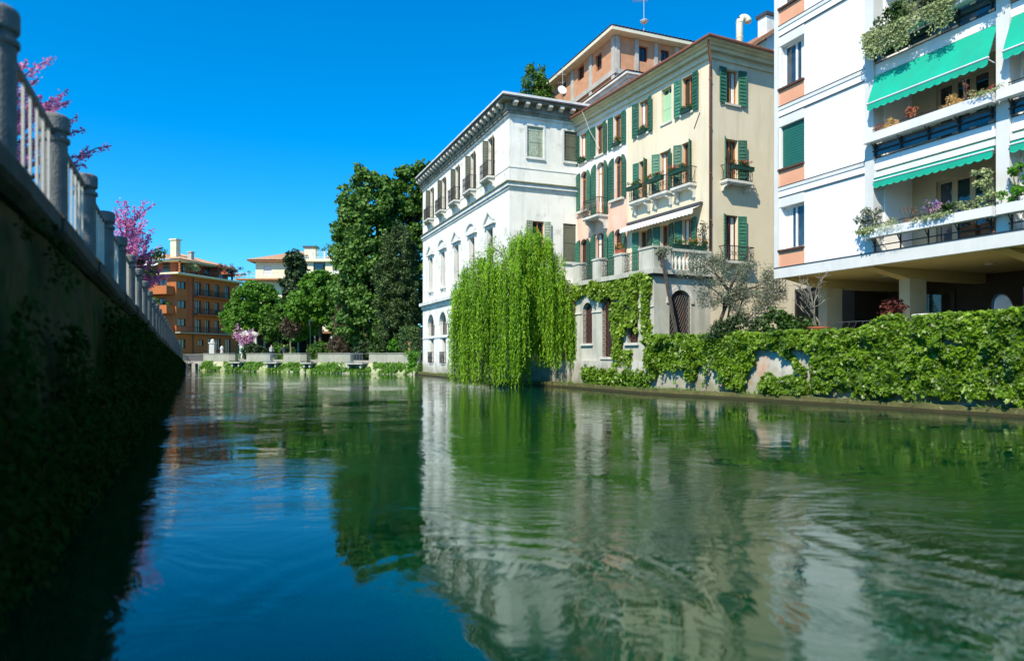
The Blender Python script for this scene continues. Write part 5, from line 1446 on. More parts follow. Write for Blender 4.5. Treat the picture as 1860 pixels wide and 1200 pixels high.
tree('ball_shrub', 'small bright green ball shrub on the quay beside the palazzo', 'shrub', (-10.7, 63.2, 1.2),
     [(0, 0, 1.4, .65, .6, .62)], 60, .22, 46, .14, L['bright'], M['bark'], .05, .3, nlimb=3)
tree('backdrop_tree', 'tall dense green tree rising behind the palazzo roof', 'tree', (2.0, 57.5, 1.9),
     [(-.35, 0, 21.6, .8, 1.0, 2.6), (.6, 0, 21.4, .7, .9, 2.4), (-.9, 0, 20.0, .9, 1.2, 2.0), (.9, 0, 19.5, 1.0, 1.4, 2.4), (0, 0, 15.0, 2.0, 2.0, 2.6)], 300, .42, 60, .22, L['chestnut2'], M['bark'], .3, .4, shape='diamond')
tree('park_hedge', 'dark clipped hedge closing the park behind the trees', 'hedge', (-21.0, 92, 1.9),
     [(x, 0, 1.5, 1.6, .9, 1.6) for x in (-7.5, -5, -2.5, 0, 2.5, 5, 7.5, 10)], 300, .5, 40, .3, L['evergreen'], M['bark_dark'], .1, .4, nlimb=3)

def wall_leaves(name, label, cat, pts, nrm, size, lmat, shape='ivy', parent=None, kind=None, droop=1.0, spread=.55):
    P = np.array(pts); m = len(P); nrm = np.array(nrm); size = size * rng.choice([.6, .85, 1.0, 1.25], m)
    N = nrm + rng.normal(size=(m, 3)) * spread + np.array([0, 0, .35])
    T = rng.normal(size=(m, 3)) * .55 + np.array([0, 0, -droop]) + nrm * .2
    o = leaves(name, P, N, size * rng.uniform(.6, 1.3, m), shape, lmat, parent, T)
    if not parent: tag(o, label, cat, kind=kind)
    return o

# climbing hedge on the old wall next to the palazzo and the ivy hanging to the water
gw = thing('garden_wall', 'short old garden wall overgrown with climbers beside the palazzo', 'wall', (-9.1, 61.6, 1.2), R(-33))
MB().box(-1.0, 1.1, -.12, .12, -.2, 2.9).build('wall_face', M['brick'], gw)
pp = []
for i in range(2600):
    x, z = rng.uniform(-1.1, 1.2), rng.uniform(0, 3.1)
    if -.25 < x < .15 and z < 2.0 and rng.random() < .8: continue
    pp.append((x, -.16 - abs(rng.normal()) * .14, z))
wall_leaves('climber', None, None, pp, [(0, -1, 0)] * len(pp), .17, L['ivy_dark'], 'diamond', gw)
P, N = blob_leaves([(-8.75 + rng.normal() * .30, 60.25 + rng.normal() * .15, rng.uniform(.2, 1.9)) for _ in range(46)], .36, 60)
tag(leaves('hanging_ivy', P, N, .15 * rng.uniform(.6, 1.3, len(P)), 'diamond', L['bright']), 'bright ivy cushion hanging to the water beside the palazzo corner', 'ivy', kind='stuff')

# Judas trees
def judas(label, base, tips, lmat, bsize, nper, trunk, green=None, group=None, sub_n=5, spread=.55):
    t = thing('judas_tree', label, 'tree', base, 0, group)
    mbw = MB(); P = []
    fork = Vector(trunk)
    tk = MB().tube([(0, 0, -.2), fork * .5 + Vector((.06, .04, 0)), fork], .14, 8, .09).build('trunk', M['bark_dark'], t, smooth=True)
    for tip in tips:
        b = Vector(tip); a = fork * random.uniform(.65, 1.0)
        mid = a.lerp(b, .5) + Vector((random.uniform(-.2, .2), random.uniform(-.2, .2), .16 * (b - a).length))
        pts = [((1 - f) ** 2) * a + 2 * f * (1 - f) * mid + f * f * b for f in [i / 10 for i in range(11)]]
        MB().tube(pts, .045, 5, .008).build('branch', M['bark_dark'], t, smooth=True)
        br_ = [pts[3:]]
        for k in range(sub_n):
            f = random.uniform(.3, .92); q = pts[int(f * 10)]
            d = ((b - a).normalized() + Vector((random.uniform(-1, 1), random.uniform(-1, 1), random.uniform(-.5, .8))) * spread).normalized()
            e = q + d * random.uniform(.35, .8) * (b - a).length * .38
            tw = [q, q.lerp(e, .5) + Vector((0, 0, .05)), e]
            mbw.tube(tw, .014, 4, .005); br_.append([q.lerp(e, i / 6) for i in range(7)])
        for line in br_:
            for p0, p1 in zip(line[:-1], line[1:]):
                n = max(2, int((p1 - p0).length * nper))
                for i in range(n):
                    c = p0.lerp(p1, random.random()); P.append((c.x + random.gauss(0, bsize * .55), c.y + random.gauss(0, bsize * .55), c.z + random.gauss(0, bsize * .55)))
    mbw.build('twigs', M['bark_dark'], t)['kind'] = 'stuff'
    P = np.array(P)
    leaves('blossom', P, unit(len(P)) + np.array([0, 0, .3]), bsize * rng.uniform(.6, 1.3, len(P)), 'broad', lmat, t)
    if green:
        cl, r_, per, sz = green
        cl = [c for c in cl if (base[0] + c[0]) / max(.1, base[1] + c[1]) < -.84 or base[1] > 20]
        Pg, Ng = blob_leaves(cl, r_, per)
        leaves('young_leaves', Pg, Ng, sz * rng.uniform(.6, 1.3, len(Pg)), 'broad', L['ivy_dark'], t)
    return t
def rel(px, py, Y, base): return ((px - 930) / 1240 * Y - base[0], Y - base[1], CAM_H + (645 - py) / 1240 * Y - base[2])
b1 = (-9.3, 11.6, 3.4)
tips = [rel(*q, b1) for q in ((48, 112, 10.2), (70, 143, 10.6), (98, 178, 11.0), (120, 187, 11.4), (155, 236, 11.9), (62, 190, 10.3), (40, 230, 9.8), (55, 290, 10.0), (165, 284, 12.6), (150, 300, 12.4), (85, 260, 10.8), (30, 180, 9.6))]
tips += [(-1.5, -2.5, 4.5), (.2, -3.2, 4.8), (-.8, -1.2, 5.4), (.4, -4.4, 4.2), (-2.2, .5, 4.6), (-.4, -5.0, 5.0)]
judas('pink flowering Judas tree reaching through the nearest left railing', b1, tips, L['pink'], .042, 150, (.1, -.1, 1.1), ([(random.uniform(-2.6, .5), random.uniform(-7.5, .6), random.uniform(3.6, 6.2)) for _ in range(190)], .55, 60, .15), sub_n=6)
b2 = (-16.9, 30.0, 2.8)
tips = [rel(*q, b2) for q in ((226, 366, 29.5), (245, 374, 30), (208, 380, 29), (240, 400, 30), (255, 405, 29.5), (272, 425, 30.5), (222, 420, 29.5), (262, 440, 30), (248, 452, 29), (283, 455, 31), (232, 440, 29), (275, 478, 31), (300, 500, 31.5), (288, 508, 31), (262, 490, 30), (215, 398, 29), (268, 462, 30.5), (292, 490, 31))]
judas('magenta flowering Judas tree behind the middle of the left railing', b2, tips, L['pink'], .085, 62, (.2, .1, 1.6), ([rel(random.uniform(240, 295), random.uniform(455, 500), random.uniform(29.5, 31), b2) for _ in range(16)], .26, 26, .12), sub_n=6, spread=.7)
b3 = (-31.6, 81, 1.2)
tips = [(random.uniform(-1.9, 1.6), random.uniform(-.8, .8), random.uniform(2.3, 3.8)) for _ in range(16)]
judas('pale pink Judas tree on the far quay before the green tree', b3, tips, L['pink_pale'], .15, 22, (.1, 0, 1.4), sub_n=5, spread=.8)

# ------------------------------------------------------------------ ivy of the right quay wall
qs = [Vector(p) for p in QB]
def quay_at(a):
    for p, q in zip(qs[:-1], qs[1:]):
        l = (q - p).length
        if a <= l or q is qs[-1]:
            d = (q - p).normalized(); return p + d * a, Vector((d.y, -d.x))
        a -= l
def nz(a, b, s=0.0): return mnoise.noise(Vector((a, b, s)))
def ivy_wall():
    pts, nr = [], []; pts2, nr2 = [], []
    Ltot = 24.0
    for i in range(150000):
        a = Ltot * rng.random() if i % 3 else 16 * rng.random(); z = rng.uniform(.15, 3.15)
        top = 2.52 + .10 * nz(a * .9, 0, 5) + .38 * min(1, max(0, (a - 9.8) / .8)) + .25 * min(1, max(0, (a - 13.5) / 3)) + .05 * nz(a * 4, 1, 2)
        if z > top + .08: continue
        if a < 8.1:
            lim = 1.62 + .75 * nz(a * 1.1, 3.3) + .55 * nz(a * 3.0, 1.1)
            lim -= 1.5 * math.exp(-((a - 4.7) / .75) ** 2) + 1.0 * math.exp(-((a - 2.6) / .45) ** 2) + .9 * math.exp(-((a - .5) / .6) ** 2)
            cov = z > max(lim, .42 + .2 * nz(a * 2, 8))
            if 5.7 < a < 7.9:
                cov = z > 1.95 + .25 * nz(a * 2.5, 4) or (z < .95 + .25 * nz(a * 2, 2) and z > .34 and a > 5.9) or abs((a - 6.9) * .9 - (1.9 - z)) < .16
        else:
            cov = z > .50 + .30 * nz(a * 1.7, 6.1) + .18 * nz(a * 4.2, 3.0)
        if not cov: continue
        if nz(a * 2.6, z * 2.6, 7) < -.42: continue
        p, n = quay_at(a)
        bulge = .12 + .30 * (0.5 + nz(a * 1.1, z * 1.1, 3)) + .26 * nz(a * 2.7, z * 2.7, 1)
        if z > top - .35: bulge += .05
        off = max(.02, bulge * (1 - .8 * rng.random() ** 2.2)) - (.45 * rng.random() if z > top - .15 else 0)
        pts.append((p.x + n.x * off, p.y + n.y * off, z)); nr.append((n.x, n.y, .15 + (.8 if z > top - .15 else 0)))
    for k in range(170):
        a = rng.uniform(.2, 17); p, n = quay_at(a); z = rng.uniform(1.2, 2.5); ln = rng.uniform(.3, 1.1); x = 0.
        if 5.5 < a < 8.0: continue
        for j in range(int(ln / .05)):
            x += rng.normal() * .012; d = .20 + .12 * rng.random(); tdir = Vector((-n.y, n.x))
            pts.append((p.x + n.x * d + tdir.x * x, p.y + n.y * d + tdir.y * x, max(.3, z - .05 * j))); nr.append((n.x, n.y, .1))
    wall_leaves('ivy', 'thick bright green ivy covering the quay wall on the right', 'ivy', pts, nr, .112, L['ivy'], kind='stuff', spread=.75)
ivy_wall()

def frame_leaves(name, label, cat, uvz, size, lmat, shape='ivy', spread=.55):
    """leaves given in the terrace front frame (u, out, z)"""
    ang = R(-63.9); ux, uy = math.cos(ang), math.sin(ang); nx, ny = uy, -ux
    ox, oy = 9.31 - TW * ux + TD * nx, 32.04 - TW * uy + TD * ny
    pts = [(ox + ux * u + nx * o, oy + uy * u + ny * o, z) for u, o, z in uvz]
    return wall_leaves(name, label, cat, pts, [(nx, ny, 0)] * len(pts), size, lmat, shape, None, 'stuff', spread=spread)
uv = []
for i in range(40000):
    u, z = rng.uniform(-.3, 6.85), rng.uniform(1.2, 5.5)
    band = z > 4.75 + .35 * nz(u * 1.4, 2.2) - .25 * (u > 2) and u < 6.6
    mass = (3.72 + .12 * nz(z * 2, 1) < u < 5.6 + .35 * nz(z * 1.7, 3) and z > 2.75 + .2 * nz(u * 2, 4)) and not (4.66 < u < 5.5 and z < 3.1)
    tail = (3.72 < u < 4.35 + .15 * nz(z * 3, 2) and z > 1.2) or (3.9 < u < 5.2 and 1.25 < z < 1.95)
    string = abs(u - 6.25 - .18 * nz(z * 1.5, 5)) < .22 and z > 2.7
    hole = (.74 < u < 1.61 and z < 4.35) or (2.57 < u < 3.72 and z < 4.45 and nz(u * 3, z * 3) < .1) or (5.62 < u < 5.95 and 2.2 < z < 4.9 + .3 * nz(u, z * 3))
    if (band or mass or tail or string) and not hole:
        if nz(u * 2.4, z * 2.4, 9) < -.38: continue
        uv.append((u, .05 + .24 * rng.random() * (.6 + nz(u * 1.2, z * 1.2, 2)), z))
frame_leaves('creeper', 'yellow-green creeper hanging over the terrace arches of the yellow house', 'creeper', uv, .14, L['creeper'])
uv = []
for c in range(60):
    u = rng.uniform(1.3, 6.6); r_ = .34; zc = .62 + .22 * math.exp(-((u - 2.0) / .6) ** 2) + rng.normal() * .10
    for k in range(70):
        d = unit(1)[0] * r_ * rng.random() ** .4; uv.append((u + d[0], .25 + abs(d[1]) * .9, max(.2, zc + d[2])))
frame_leaves('waterside_ivy', 'low rounded green ivy cushions at the foot of the terrace', 'ivy', uv, .14, L['ivy'], spread=.7)

# ------------------------------------------------------------------ garden between yellow house and apartment block
ol = tree('olive_tree', 'grey-green olive tree in front of the yellow house side wall', 'tree', (8.45, 28.1, 2.25),
     [(-.55, -.1, 2.9, 1.0, .9, .8), (.5, 0, 2.7, 1.1, .9, .95), (1.5, -.1, 2.4, .95, .9, .9), (-.1, -.2, 2.0, .9, .8, .7), (1.2, -.3, 1.6, .9, .7, .6), (2.1, 0, 2.1, .6, .6, .6)], 165, .30, 74, .12, L['olive'], M['bark'], .11, .25, shape='willow', nlimb=14)
for dx, dy in ((.45, .1), (.75, -.15)): MB().tube([(dx * .4, dy, -.1), (dx, dy, .9), (dx * 1.5, dy, 2.2)], .06, 7, .03).build('trunk', M['bark_dark'], ol, smooth=True)
vine = thing('wisteria_vine', 'twisted grey vine stem climbing the terrace corner', 'vine', (6.95, 29.9, 2.2))
for k in range(3):
    ph = k * 2.1
    MB().tube([(.35 - .7 * f + .05 * math.sin(f * 9 + ph), .1 + .25 * f + .05 * math.cos(f * 9 + ph), 4.1 * f) for f in [i / 14 for i in range(15)]], .05, 6, .03).build('stem', M['bark_dark'], vine, smooth=True)
P, N = blob_leaves([(-.35 + rng.normal() * .18, .4 + rng.normal() * .12, 4.1 + rng.normal() * .16) for _ in range(9)], .2, 36)
leaves('foliage', P, N, .10, 'diamond', L['olive'], vine)
tree('dark_shrub', 'dark rounded shrub under the olive tree above the ivy wall', 'shrub', (9.3, 27.3, 2.25), [(0, 0, .55, .75, .5, .6), (-.8, .2, .4, .6, .4, .4)], 70, .26, 46, .10, L['evergreen'], M['bark_dark'], .05, .3, shape='diamond', nlimb=3)
tree('leafy_shrub', 'loose green shrub beside the garden stair', 'shrub', (10.3, 26.6, 2.25), [(0, 0, .6, .7, .5, .6), (.8, -.3, .45, .6, .5, .5)], 60, .26, 40, .12, L['ivy_dark'], M['bark_dark'], .05, .3, nlimb=3)
tree('red_shrub', 'red-leaved shrub beside the pier under the overhang', 'shrub', (13.2, 23.6, 2.25), [(0, 0, 1.0, .36, .4, .55)], 26, .18, 26, .08, L['red_leaf'], M['bark_dark'], .03, .3, nlimb=6)

stair = thing('garden_stair', 'iron garden stair with grid railing between yellow house and apartment block', 'stair', (9.9, 28.9, 2.25), R(18))
for i in range(12): MB().box(.17 * i, .17 * i + .24, 0, .9, .19 * i + .12, .19 * i + .16).build('step', M['concrete'], stair)
r = MB()
for f in (0.25, .45, .65, .85, 1.05): r.tube([(0, -.03, f), (2.05, -.03, 2.28 + f)], .014, 4)
for i in range(14): r.tube([(.155 * i, -.03, .17 * i), (.155 * i, -.03, .17 * i + 1.05)], .012, 4)
for z in (.3, .6, .9, 1.2, 1.5): r.tube([(.155 * 14 * z / 2.3, -.03, z), (2.05, -.03, z)], .012, 4)
r.build('railing', M['iron'], stair)

a0, n0 = quay_at(8.75); a1, n1 = quay_at(11.6)
dv = a1 - a0
gr_ = thing('garden_railing', 'low curled iron railing on the ivy wall under the overhang', 'railing', (a0.x - n0.x * .25, a0.y - n0.y * .25, 2.42), math.atan2(dv.y, dv.x))
r = MB(); ln = dv.length
for z in (.05, .42): r.tube([(0, 0, z), (ln, 0, z)], .013, 5)
for i in range(12):
    cx = ln * (i + .5) / 12
    r.tube([(cx - .1 + .2 * f, 0, .05 + .37 * (f + .18 * math.sin(f * 6.3))) for f in [j / 8 for j in range(9)]], .011, 4)
r.build('bars', M['rail_dark'], gr_)

q, n = quay_at(8.05)
pot = thing('potted_bare_tree', 'bare twisted tree in a shallow terracotta bowl on the ivy wall', 'potted tree', (q.x - n.x * .25, q.y - n.y * .25, 2.44))
MB().lathe([(.16, 0), (.28, .08), (.36, .22), (.38, .26), (.34, .26), (.30, .20)], 18).build('bowl', M['pot'], pot, smooth=True)
random.seed(41)
mbt = MB()
def twig(p, d, ln, r_, depth):
    pts = [p]
    for i in range(5):
        d = (d + Vector((random.uniform(-.55, .55), random.uniform(-.4, .4), random.uniform(-.25, .35)))).normalized(); pts.append(pts[-1] + d * ln / 5)
    mbt.tube(pts, r_, 5, r_ * .6)
    if depth:
        for k in range(3): twig(pts[2 + k], (d + Vector((random.uniform(-1, 1), random.uniform(-.6, .6), random.uniform(-.2, .9)))).normalized(), ln * .62, r_ * .6, depth - 1)
twig(Vector((.02, 0, .15)), Vector((-.45, 0, .85)), 1.35, .035, 3)
twig(Vector((.05, 0, .15)), Vector((.25, 0, .95)), 1.4, .035, 3)
twig(Vector((-.05, 0, .15)), Vector((-.1, .1, 1)), 1.1, .03, 2)
mbt.build('branches', M['bark_pale'], pot, smooth=True)

tb = thing('stone_table', 'round stone table under the apartment block overhang', 'table', (13.35, 21.9, 2.25))
MB().lathe([(.44, .66), (.47, .69), (.47, .74), (.44, .77)], 24).build('tabletop', M['stone'], tb)
MB().lathe([(.24, 0), (.2, .08), (.09, .2), (.09, .5), (.2, .66)], 14).build('pedestal', M['stone'], tb, smooth=True)
dk = thing('round_disc', 'pale round disc propped upright behind the hedge at the far right', 'disc', (15.0, 20.9, 2.25), R(20))
o = MB().lathe([(.40, 0), (.42, .02), (.42, .05), (.36, .07), (.30, .06)], 28).build('face', M['disc'], dk); o.location = (0, 0, .88); o.rotation_euler = (R(86), 0, 0)
o = MB().lathe([(.47, .0), (.47, .04), (.43, .055), (.425, 0)], 28).build('rim', M['rail_dark'], dk); o.location = (0, 0.002, .88); o.rotation_euler = (R(86), 0, 0)
MB().box(-.05, .05, .06, .3, 0, .5).build('stand', M['rail_dark'], dk)

# ------------------------------------------------------------------ balcony planting on the apartment block
ANG = R(-67.27); UX, UY = math.cos(ANG), math.sin(ANG)
def mpos(u, out, z): return (10.6 + UX * u + UY * out, 27.4 + UY * u - UX * out, z)
def plant(label, u, k, lm, n, r_, h, leaf=.09, trail=0.0, shape='diamond', out=.36, tall=False, dz=.70, lm2=None):
    t = thing('balcony_plant', label, 'plant', mpos(u, out, FL[k] + dz), ANG, 'plants in the balcony planters')
    cl = []
    for i in range(n):
        f = rng.random()
        cl.append((rng.normal() * r_ * .5, rng.normal() * .07, h * f))
    P, N = blob_leaves(cl, r_ * .38, 34)
    leaves('foliage', P, N, leaf * rng.uniform(.6, 1.3, len(P)), shape, L[lm], t)
    if lm2:
        P, N = blob_leaves([(rng.normal() * r_ * .5, rng.normal() * .07, h * rng.uniform(.6, 1.05)) for _ in range(max(3, n // 2))], r_ * .34, 26)
        leaves('flowers', P, N, leaf * rng.uniform(.5, 1.1, len(P)), shape, L[lm2], t)
    if trail:
        q = []
        for i in range(46):
            x = rng.normal() * r_ * .55; ln = trail * rng.uniform(.4, 1.0)
            for j in range(int(ln / .035)): q.append((x + rng.normal() * .03, -.19 - rng.random() * .10, .06 - .035 * j))
        q = np.array(q); leaves('trailing_stems', q, rng.normal(size=q.shape) * .6 + np.array([0, -1, .3]), leaf * .9 * rng.uniform(.6, 1.2, len(q)), shape, L['grey_plant'], t)
    mb = MB()
    for i in range(5):
        x = rng.normal() * r_ * .4; mb.tube([(x * .3, 0, -.03), (x * .7, rng.normal() * .03, h * .5), (x, rng.normal() * .06, h)], .008, 4)
    mb.build('stems', M['bark_dark'], t)
plant('sprawling grey-green plant at left end of the lowest balcony planter', 4.62, 0, 'olive', 14, .38, .75, .10, .25)
plant('low yellow-green grassy plant in the lowest balcony planter', 5.35, 0, 'grey_plant', 12, .42, .22, .08, .3, 'willow')
plant('reddish twiggy plant in the lowest balcony planter', 6.05, 0, 'dry_red', 9, .26, .50, .06, 0, 'willow')
plant('violet-flowering bush in the middle of the lowest balcony planter', 6.85, 0, 'olive', 14, .42, .50, .07, .2, 'diamond', lm2='violet')
plant('pinkish flowering plant right of the violet bush in the lowest planter', 7.25, 0, 'ivy_dark', 10, .3, .35, .07, .15, lm2='pink_pale')
plant('small pale green plant near the right end of the lowest planter', 7.85, 0, 'grey_plant', 8, .26, .32, .07)
plant('tall yellow-green climber beside the column on the lowest balcony', 8.42, 0, 'grey_plant', 24, .30, 1.15, .09)
plant('green climber right of the column on the lowest balcony', 9.25, 0, 'bright', 20, .32, 1.0, .10)
plant('rusty red plant at left end of the middle balcony planter', 4.95, 1, 'dry_red', 9, .26, .30, .06, 0, 'willow')
plant('dry straw-yellow plant on the left of the middle balcony planter', 5.42, 1, 'dry_yellow', 12, .28, .30, .09, .0, 'willow')
plant('rust-brown bushy plant in the middle of the middle balcony planter', 6.12, 1, 'dry_red', 9, .22, .40, .07)
plant('large straw-yellow plant on the right of the middle balcony planter', 7.45, 1, 'dry_yellow', 14, .30, .34, .09, .0, 'willow')
plant('tall rusty twig plant on the right of the middle balcony planter', 7.85, 1, 'dry_red', 8, .16, .75, .05, 0, 'willow')
plant('mixed small red-flowering plants at right end of the middle balcony planter', 8.45, 1, 'grey_plant', 9, .34, .22, .06, .15, lm2='flower_red')
plant('variegated trailing plant at left end of the top balcony', 4.78, 2, 'grey_plant', 14, .30, .30, .09, .95)
plant('large olive-green bush spilling from the top balcony', 5.55, 2, 'ivy_dark', 34, .46, .85, .10, .95)
plant('pale trailing plant next to the large bush on the top balcony', 6.0, 2, 'grey_plant', 14, .24, .5, .09, 1.0)
plant('dark leafy bush on the top balcony before the second trailer', 6.75, 2, 'evergreen', 28, .42, .85, .10, .5)
plant('pale green cascade in the middle of the top balcony', 7.25, 2, 'grey_plant', 26, .30, .80, .09, 1.05)
plant('brownish mixed plants on the right of the top balcony', 7.95, 2, 'brown', 18, .40, .55, .08, .3, lm2='flower_red')
plant('small trailing plants at the second column of the top balcony', 8.8, 2, 'grey_plant', 14, .34, .45, .08, .5)
for u, lb in ((7.75, 'left red pot under the lowest planter'), (8.35, 'right red pot under the lowest planter')):
    t = thing('flower_pot', lb + ' of the apartment block', 'pot', mpos(u, .0, FL[0] + .03), ANG, 'pots on the lowest balcony floor')
    MB().box(-.22, .22, -.12, .12, 0, .26).box(-.235, .235, -.135, .135, .261, .31).build('trough', M['pot'], t)
    P, N = blob_leaves([(x, 0, .38) for x in (-.12, .0, .12)], .11, 30); leaves('foliage', P, N, .06, 'diamond', L['dry_red'], t)

# ------------------------------------------------------------------ flower boxes of the yellow house
ANY = R(-63.9); VX, VY = math.cos(ANY), math.sin(ANY)
def ypos(u, out, z): return (9.31 + VX * (u - YE_L) + VY * out, 32.04 + VY * (u - YE_L) - VX * out, z)
def ybpos(u, out, z): return (9.31 - VY * u + VX * out, 32.04 + VX * u + VY * out, z)
def flower_box(label, loc, rz, wd, fm, box='planter_green', h=.16, n=10):
    t = thing('flower_box', label, 'flower box', loc, rz, 'flower boxes of the yellow house')
    MB().box(-wd / 2, wd / 2, -.10, .10, 0, .17).box(-wd / 2 - .01, wd / 2 + .01, -.11, .11, .171, .195).build('trough', M[box], t)
    P, N = blob_leaves([(rng.uniform(-wd / 2, wd / 2), rng.normal() * .05, .22 + h * rng.random()) for _ in range(n)], .12, 34)
    leaves('foliage', P, N, .065, 'diamond', L['ivy_dark'], t)
    if fm:
        P, N = blob_leaves([(rng.uniform(-wd / 2, wd / 2), rng.normal() * .06, .30 + h * rng.random()) for _ in range(n)], .07, 14)
        leaves('flowers', P, N, .05, 'broad', L[fm], t)
flower_box('dark flower box on the left balconet of the yellow second floor', ypos(7.1, .58, 10.55), ANY, 1.2, None)
flower_box('dark flower box on the middle balconet of the yellow second floor', ypos(8.9, .58, 10.55), ANY, 1.2, 'dry_red')
flower_box('dark flower box on the balconet nearest the downpipe', ypos(10.63, .58, 10.55), ANY, 1.2, 'flower_red')
flower_box('green flower box with red flowers on the side wall balconet', ybpos(1.45, .58, 10.40), ANY + R(90), 1.3, 'flower_red')
flower_box('small green sill plants at leftmost top window', ypos(1.1, .10, 13.57), ANY, .6, None, h=.1, n=5)
flower_box('yellow-green sill plants at third top window', ypos(4.8, .10, 13.57), ANY, .6, 'flower_orange', h=.3, n=6)
flower_box('green sill plants at fourth top window', ypos(7.2, .10, 13.57), ANY, .65, None, h=.15, n=7)
flower_box('green sill plants at top window nearest the corner', ypos(10.7, .10, 13.57), ANY, .65, None, h=.12, n=7)
flower_box('green trough on the terrace balustrade by the vine', ybpos(1.45 - TD, .05, 6.56), ANY + R(90), .95, None)
flower_box('orange-flowering trough on the terrace balustrade', ybpos(2.45 - TD, .05, 6.56), ANY + R(90), .95, 'flower_orange', h=.22, n=12)
flower_box('terracotta trough with orange flowers on the terrace pillar', ypos(YE_L - TW + 4.1, TD + .0, 6.6), ANY, .5, 'flower_orange', 'pot', .18, 7)
vp = thing('climbing_plant', 'reddish climber beside the downpipe above the terrace', 'plant', ypos(12.05, .25, 5.6))
P, N = blob_leaves([(rng.normal() * .10, rng.normal() * .08, z) for z in np.linspace(.2, 2.3, 22)], .2, 26)
leaves('foliage', P, N, .08, 'diamond', L['brown'], vp)
MB().tube([(0, 0, 0), (.05, .02, 1.1), (0, 0, 2.3)], .02, 5).build('stem', M['bark_dark'], vp)

# orange house: terrace shrubs
def roof_plant(label, loc, r_, h, lm):
    t = thing('terrace_plant', label, 'plant', loc, 0, 'plants on the orange house')
    P, N = blob_leaves([(rng.normal() * r_ * .5, rng.normal() * .3, h * rng.random()) for _ in range(26)], .36, 34)
    leaves('foliage', P, N, .2, 'diamond', L[lm], t)
    MB().box(-r_ * .7, r_ * .7, -.2, .2, -.35, .05).build('trough', M['pot'], t)
def opos(x, y, z):
    c, s_ = math.cos(R(-16.7)), math.sin(R(-16.7)); return (ogx + c * x - s_ * y, 104 + s_ * x + c * y, z)
roof_plant('light green plant on the corner of the orange house roof terrace', opos(.7, 2.6, zt0 + .7), 1.0, .8, 'grey_plant')
roof_plant('russet climber along the orange house roof terrace', opos(.9, 8.2, zt0 + 1.0), 2.2, 1.2, 'dry_red')
roof_plant('second russet climber at the far end of the roof terrace', opos(.9, 11.6, zt0 + 1.0), 2.0, 1.2, 'brown')
roof_plant('dense green plant on the middle sunny balcony of the orange house', opos(-3.2, -1.5, fz[1] + 1.3), 1.8, .9, 'bright')
# villa roof garden
vr = thing('roof_garden_shrub', 'green shrubs on the roof terrace of the cream villa', 'shrub', (vx + 13.2, 98.6, 15.6))
P, N = blob_leaves([(rng.normal() * 1.1, rng.normal() * .3, 1.0 + rng.random() * 1.3) for _ in range(26)], .4, 30)
leaves('foliage', P, N, .22, 'diamond', L['chestnut'], vr)
MB().box(-1.2, 1.2, -.3, .3, -.1, .4).tube([(0, 0, .3), (.2, 0, 1.6)], .06, 5).build('trough', M['pot'], vr)

# ------------------------------------------------------------------ far quay furniture
for label, x, y in (('dark green street lamp on the far quay before the broad park tree', at_px(564, 75.5), 75.5), ('second dark street lamp deeper in the park', at_px(505, 83), 83.0)):
    t = thing('street_lamp', label, 'street lamp', (x, y, 1.2), 0, 'street lamps of the far quay')
    MB().lathe([(.16, 0), (.13, .25), (.07, .4), (.05, 3.6)], 8).build('pole', M['lamp_green'], t)
    MB().lathe([(.05, 3.6), (.17, 3.75), (.22, 4.15), (.10, 4.22)], 8).build('lantern', M['glass'], t)
    MB().lathe([(.26, 4.22), (.14, 4.36), (.03, 4.5)], 8).build('hood', M['lamp_green'], t)
ar = thing('park_portal', 'white stone portal with dark arch beside the pink tree', 'portal', (at_px(452, 84), 84.0, 1.9))
for x in (-.9, .65): MB().box(x, x + .35, -.2, .2, -.6, 2.2).build('pier', M['stone'], ar)
MB().prism_y([(-1.1, 2.2), (1.2, 2.2), (1.2, 2.5), (.05, 3.0), (-1.1, 2.5)], -.25, .25).build('lintel', M['stone'], ar)
MB().box(-.54, .64, .05, .1, -.6, 2.19).build('gate', M['door_dark'], ar)
sh = thing('park_kiosk', 'low dark pavilion with pale posts under the park trees', 'pavilion', (-29.0, 87.5, 1.9))
MB().box(-5, 6, 1.5, 4, -.2, 2.6).build('wall', M['dark_wall'], sh)
MB().box(-5.4, 6.4, -.3, 4.3, 2.6, 2.85).build('roof', M['tile'], sh)
for i in range(6): MB().box(-5 + 2.15 * i, -4.8 + 2.15 * i, 0, .2, -.2, 2.599).build('post', M['stone'], sh)
ks = thing('stone_urn', 'small white stone finial on the far quay parapet', 'finial', (at_px(410, 77.6), 76.6, 1.91))
MB().lathe([(.18, 0), (.18, .2), (.10, .28), (.22, .5), (.18, .7), (.04, .85)], 12).build('urn', M['stone'], ks, smooth=True)

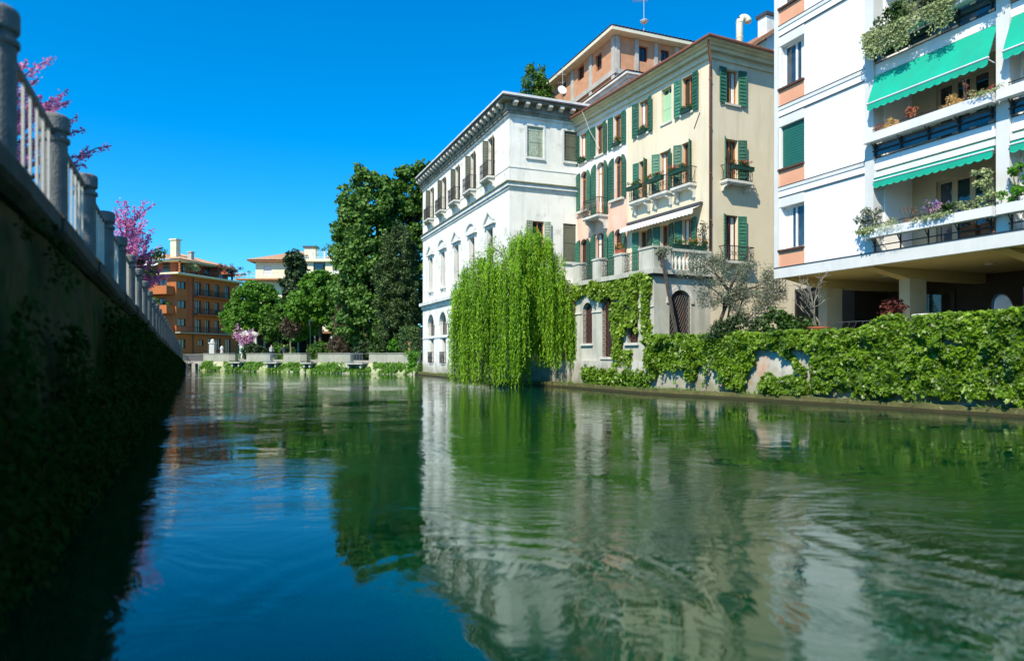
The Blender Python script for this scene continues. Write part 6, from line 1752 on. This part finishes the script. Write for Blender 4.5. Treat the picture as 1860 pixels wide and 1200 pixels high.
def person(label, loc, rz, top, bottom, stride):
    t = thing('person', label, 'person', loc, rz, 'people on the far quay')
    joints = {'pelvis': (0, 0, .92), 'chest': (0, 0, 1.25), 'neck': (0, 0, 1.46), 'head': (0, -.02, 1.58), 'crown': (0, -.01, 1.70),
              'hl': (-.09, 0, .90), 'kl': (-.10, -stride, .50), 'al': (-.10, -stride * 1.2, .07), 'tl': (-.10, -stride * 1.2 - .15, .03),
              'hr': (.09, 0, .90), 'kr': (.10, stride * .6, .50), 'ar': (.10, stride * 1.4, .08), 'tr': (.10, stride * 1.4 - .15, .03),
              'sl': (-.18, 0, 1.40), 'el': (-.24, .05, 1.12), 'wl': (-.24, -.08, .90), 'fl': (-.24, -.10, .80),
              'sr': (.18, 0, 1.40), 'er': (.24, -.02, 1.12), 'wr': (.24, -.14, .92), 'fr': (.24, -.18, .82)}
    rad = {'pelvis': .15, 'chest': .16, 'neck': .06, 'head': .10, 'crown': .07, 'hl': .10, 'hr': .10, 'kl': .065, 'kr': .065, 'al': .045, 'ar': .045, 'tl': .04, 'tr': .04,
           'sl': .065, 'sr': .065, 'el': .045, 'er': .045, 'wl': .032, 'wr': .032, 'fl': .03, 'fr': .03}
    ed = [('pelvis', 'chest'), ('chest', 'neck'), ('neck', 'head'), ('head', 'crown'), ('pelvis', 'hl'), ('hl', 'kl'), ('kl', 'al'), ('al', 'tl'), ('pelvis', 'hr'), ('hr', 'kr'), ('kr', 'ar'), ('ar', 'tr'),
          ('chest', 'sl'), ('sl', 'el'), ('el', 'wl'), ('wl', 'fl'), ('chest', 'sr'), ('sr', 'er'), ('er', 'wr'), ('wr', 'fr')]
    nm = list(joints)
    me = bpy.data.meshes.new('body'); me.from_pydata([joints[k] for k in nm], [(nm.index(a), nm.index(b)) for a, b in ed], [])
    mt, tt, pp_, oo = nt('clothed_figure')
    tc = tt.nodes.new('ShaderNodeTexCoord'); sx = tt.nodes.new('ShaderNodeSeparateXYZ'); tt.links.new(tc.outputs['Object'], sx.inputs[0])
    cr = tt.nodes.new('ShaderNodeValToRGB'); cr.color_ramp.interpolation = 'CONSTANT'
    cr.color_ramp.elements[0].color = (*bottom, 1); e = cr.color_ramp.elements[1]; e.position = .47; e.color = (*top, 1)
    e2 = cr.color_ramp.elements.new(.745); e2.color = (.5, .3, .22, 1); e3 = cr.color_ramp.elements.new(.83); e3.color = (.04, .025, .015, 1)
    dv_ = tt.nodes.new('ShaderNodeMath'); dv_.operation = 'DIVIDE'; dv_.inputs[1].default_value = 2.0
    tt.links.new(sx.outputs[2], dv_.inputs[0]); tt.links.new(dv_.outputs[0], cr.inputs[0]); tt.links.new(cr.outputs[0], pp_.inputs['Base Color'])
    me.materials.append(mt)
    o = link('body', me, t)
    sk = o.modifiers.new('skin', 'SKIN'); ss_ = o.modifiers.new('sub', 'SUBSURF'); ss_.levels = 1; ss_.render_levels = 1
    for i, k in enumerate(nm): me.skin_vertices[0].data[i].radius = (rad[k], rad[k])
    me.skin_vertices[0].data[0].use_root = True
person('person in a pale shirt walking along the far quay', (at_px(493, 78.5), 78.5, 1.2), R(60), (.6, .6, .58), (.05, .06, .1), .16)
person('person in a dark jacket walking behind the one in pale shirt', (at_px(516, 77.5), 77.5, 1.2), R(70), (.05, .06, .09), (.12, .10, .08), .12)
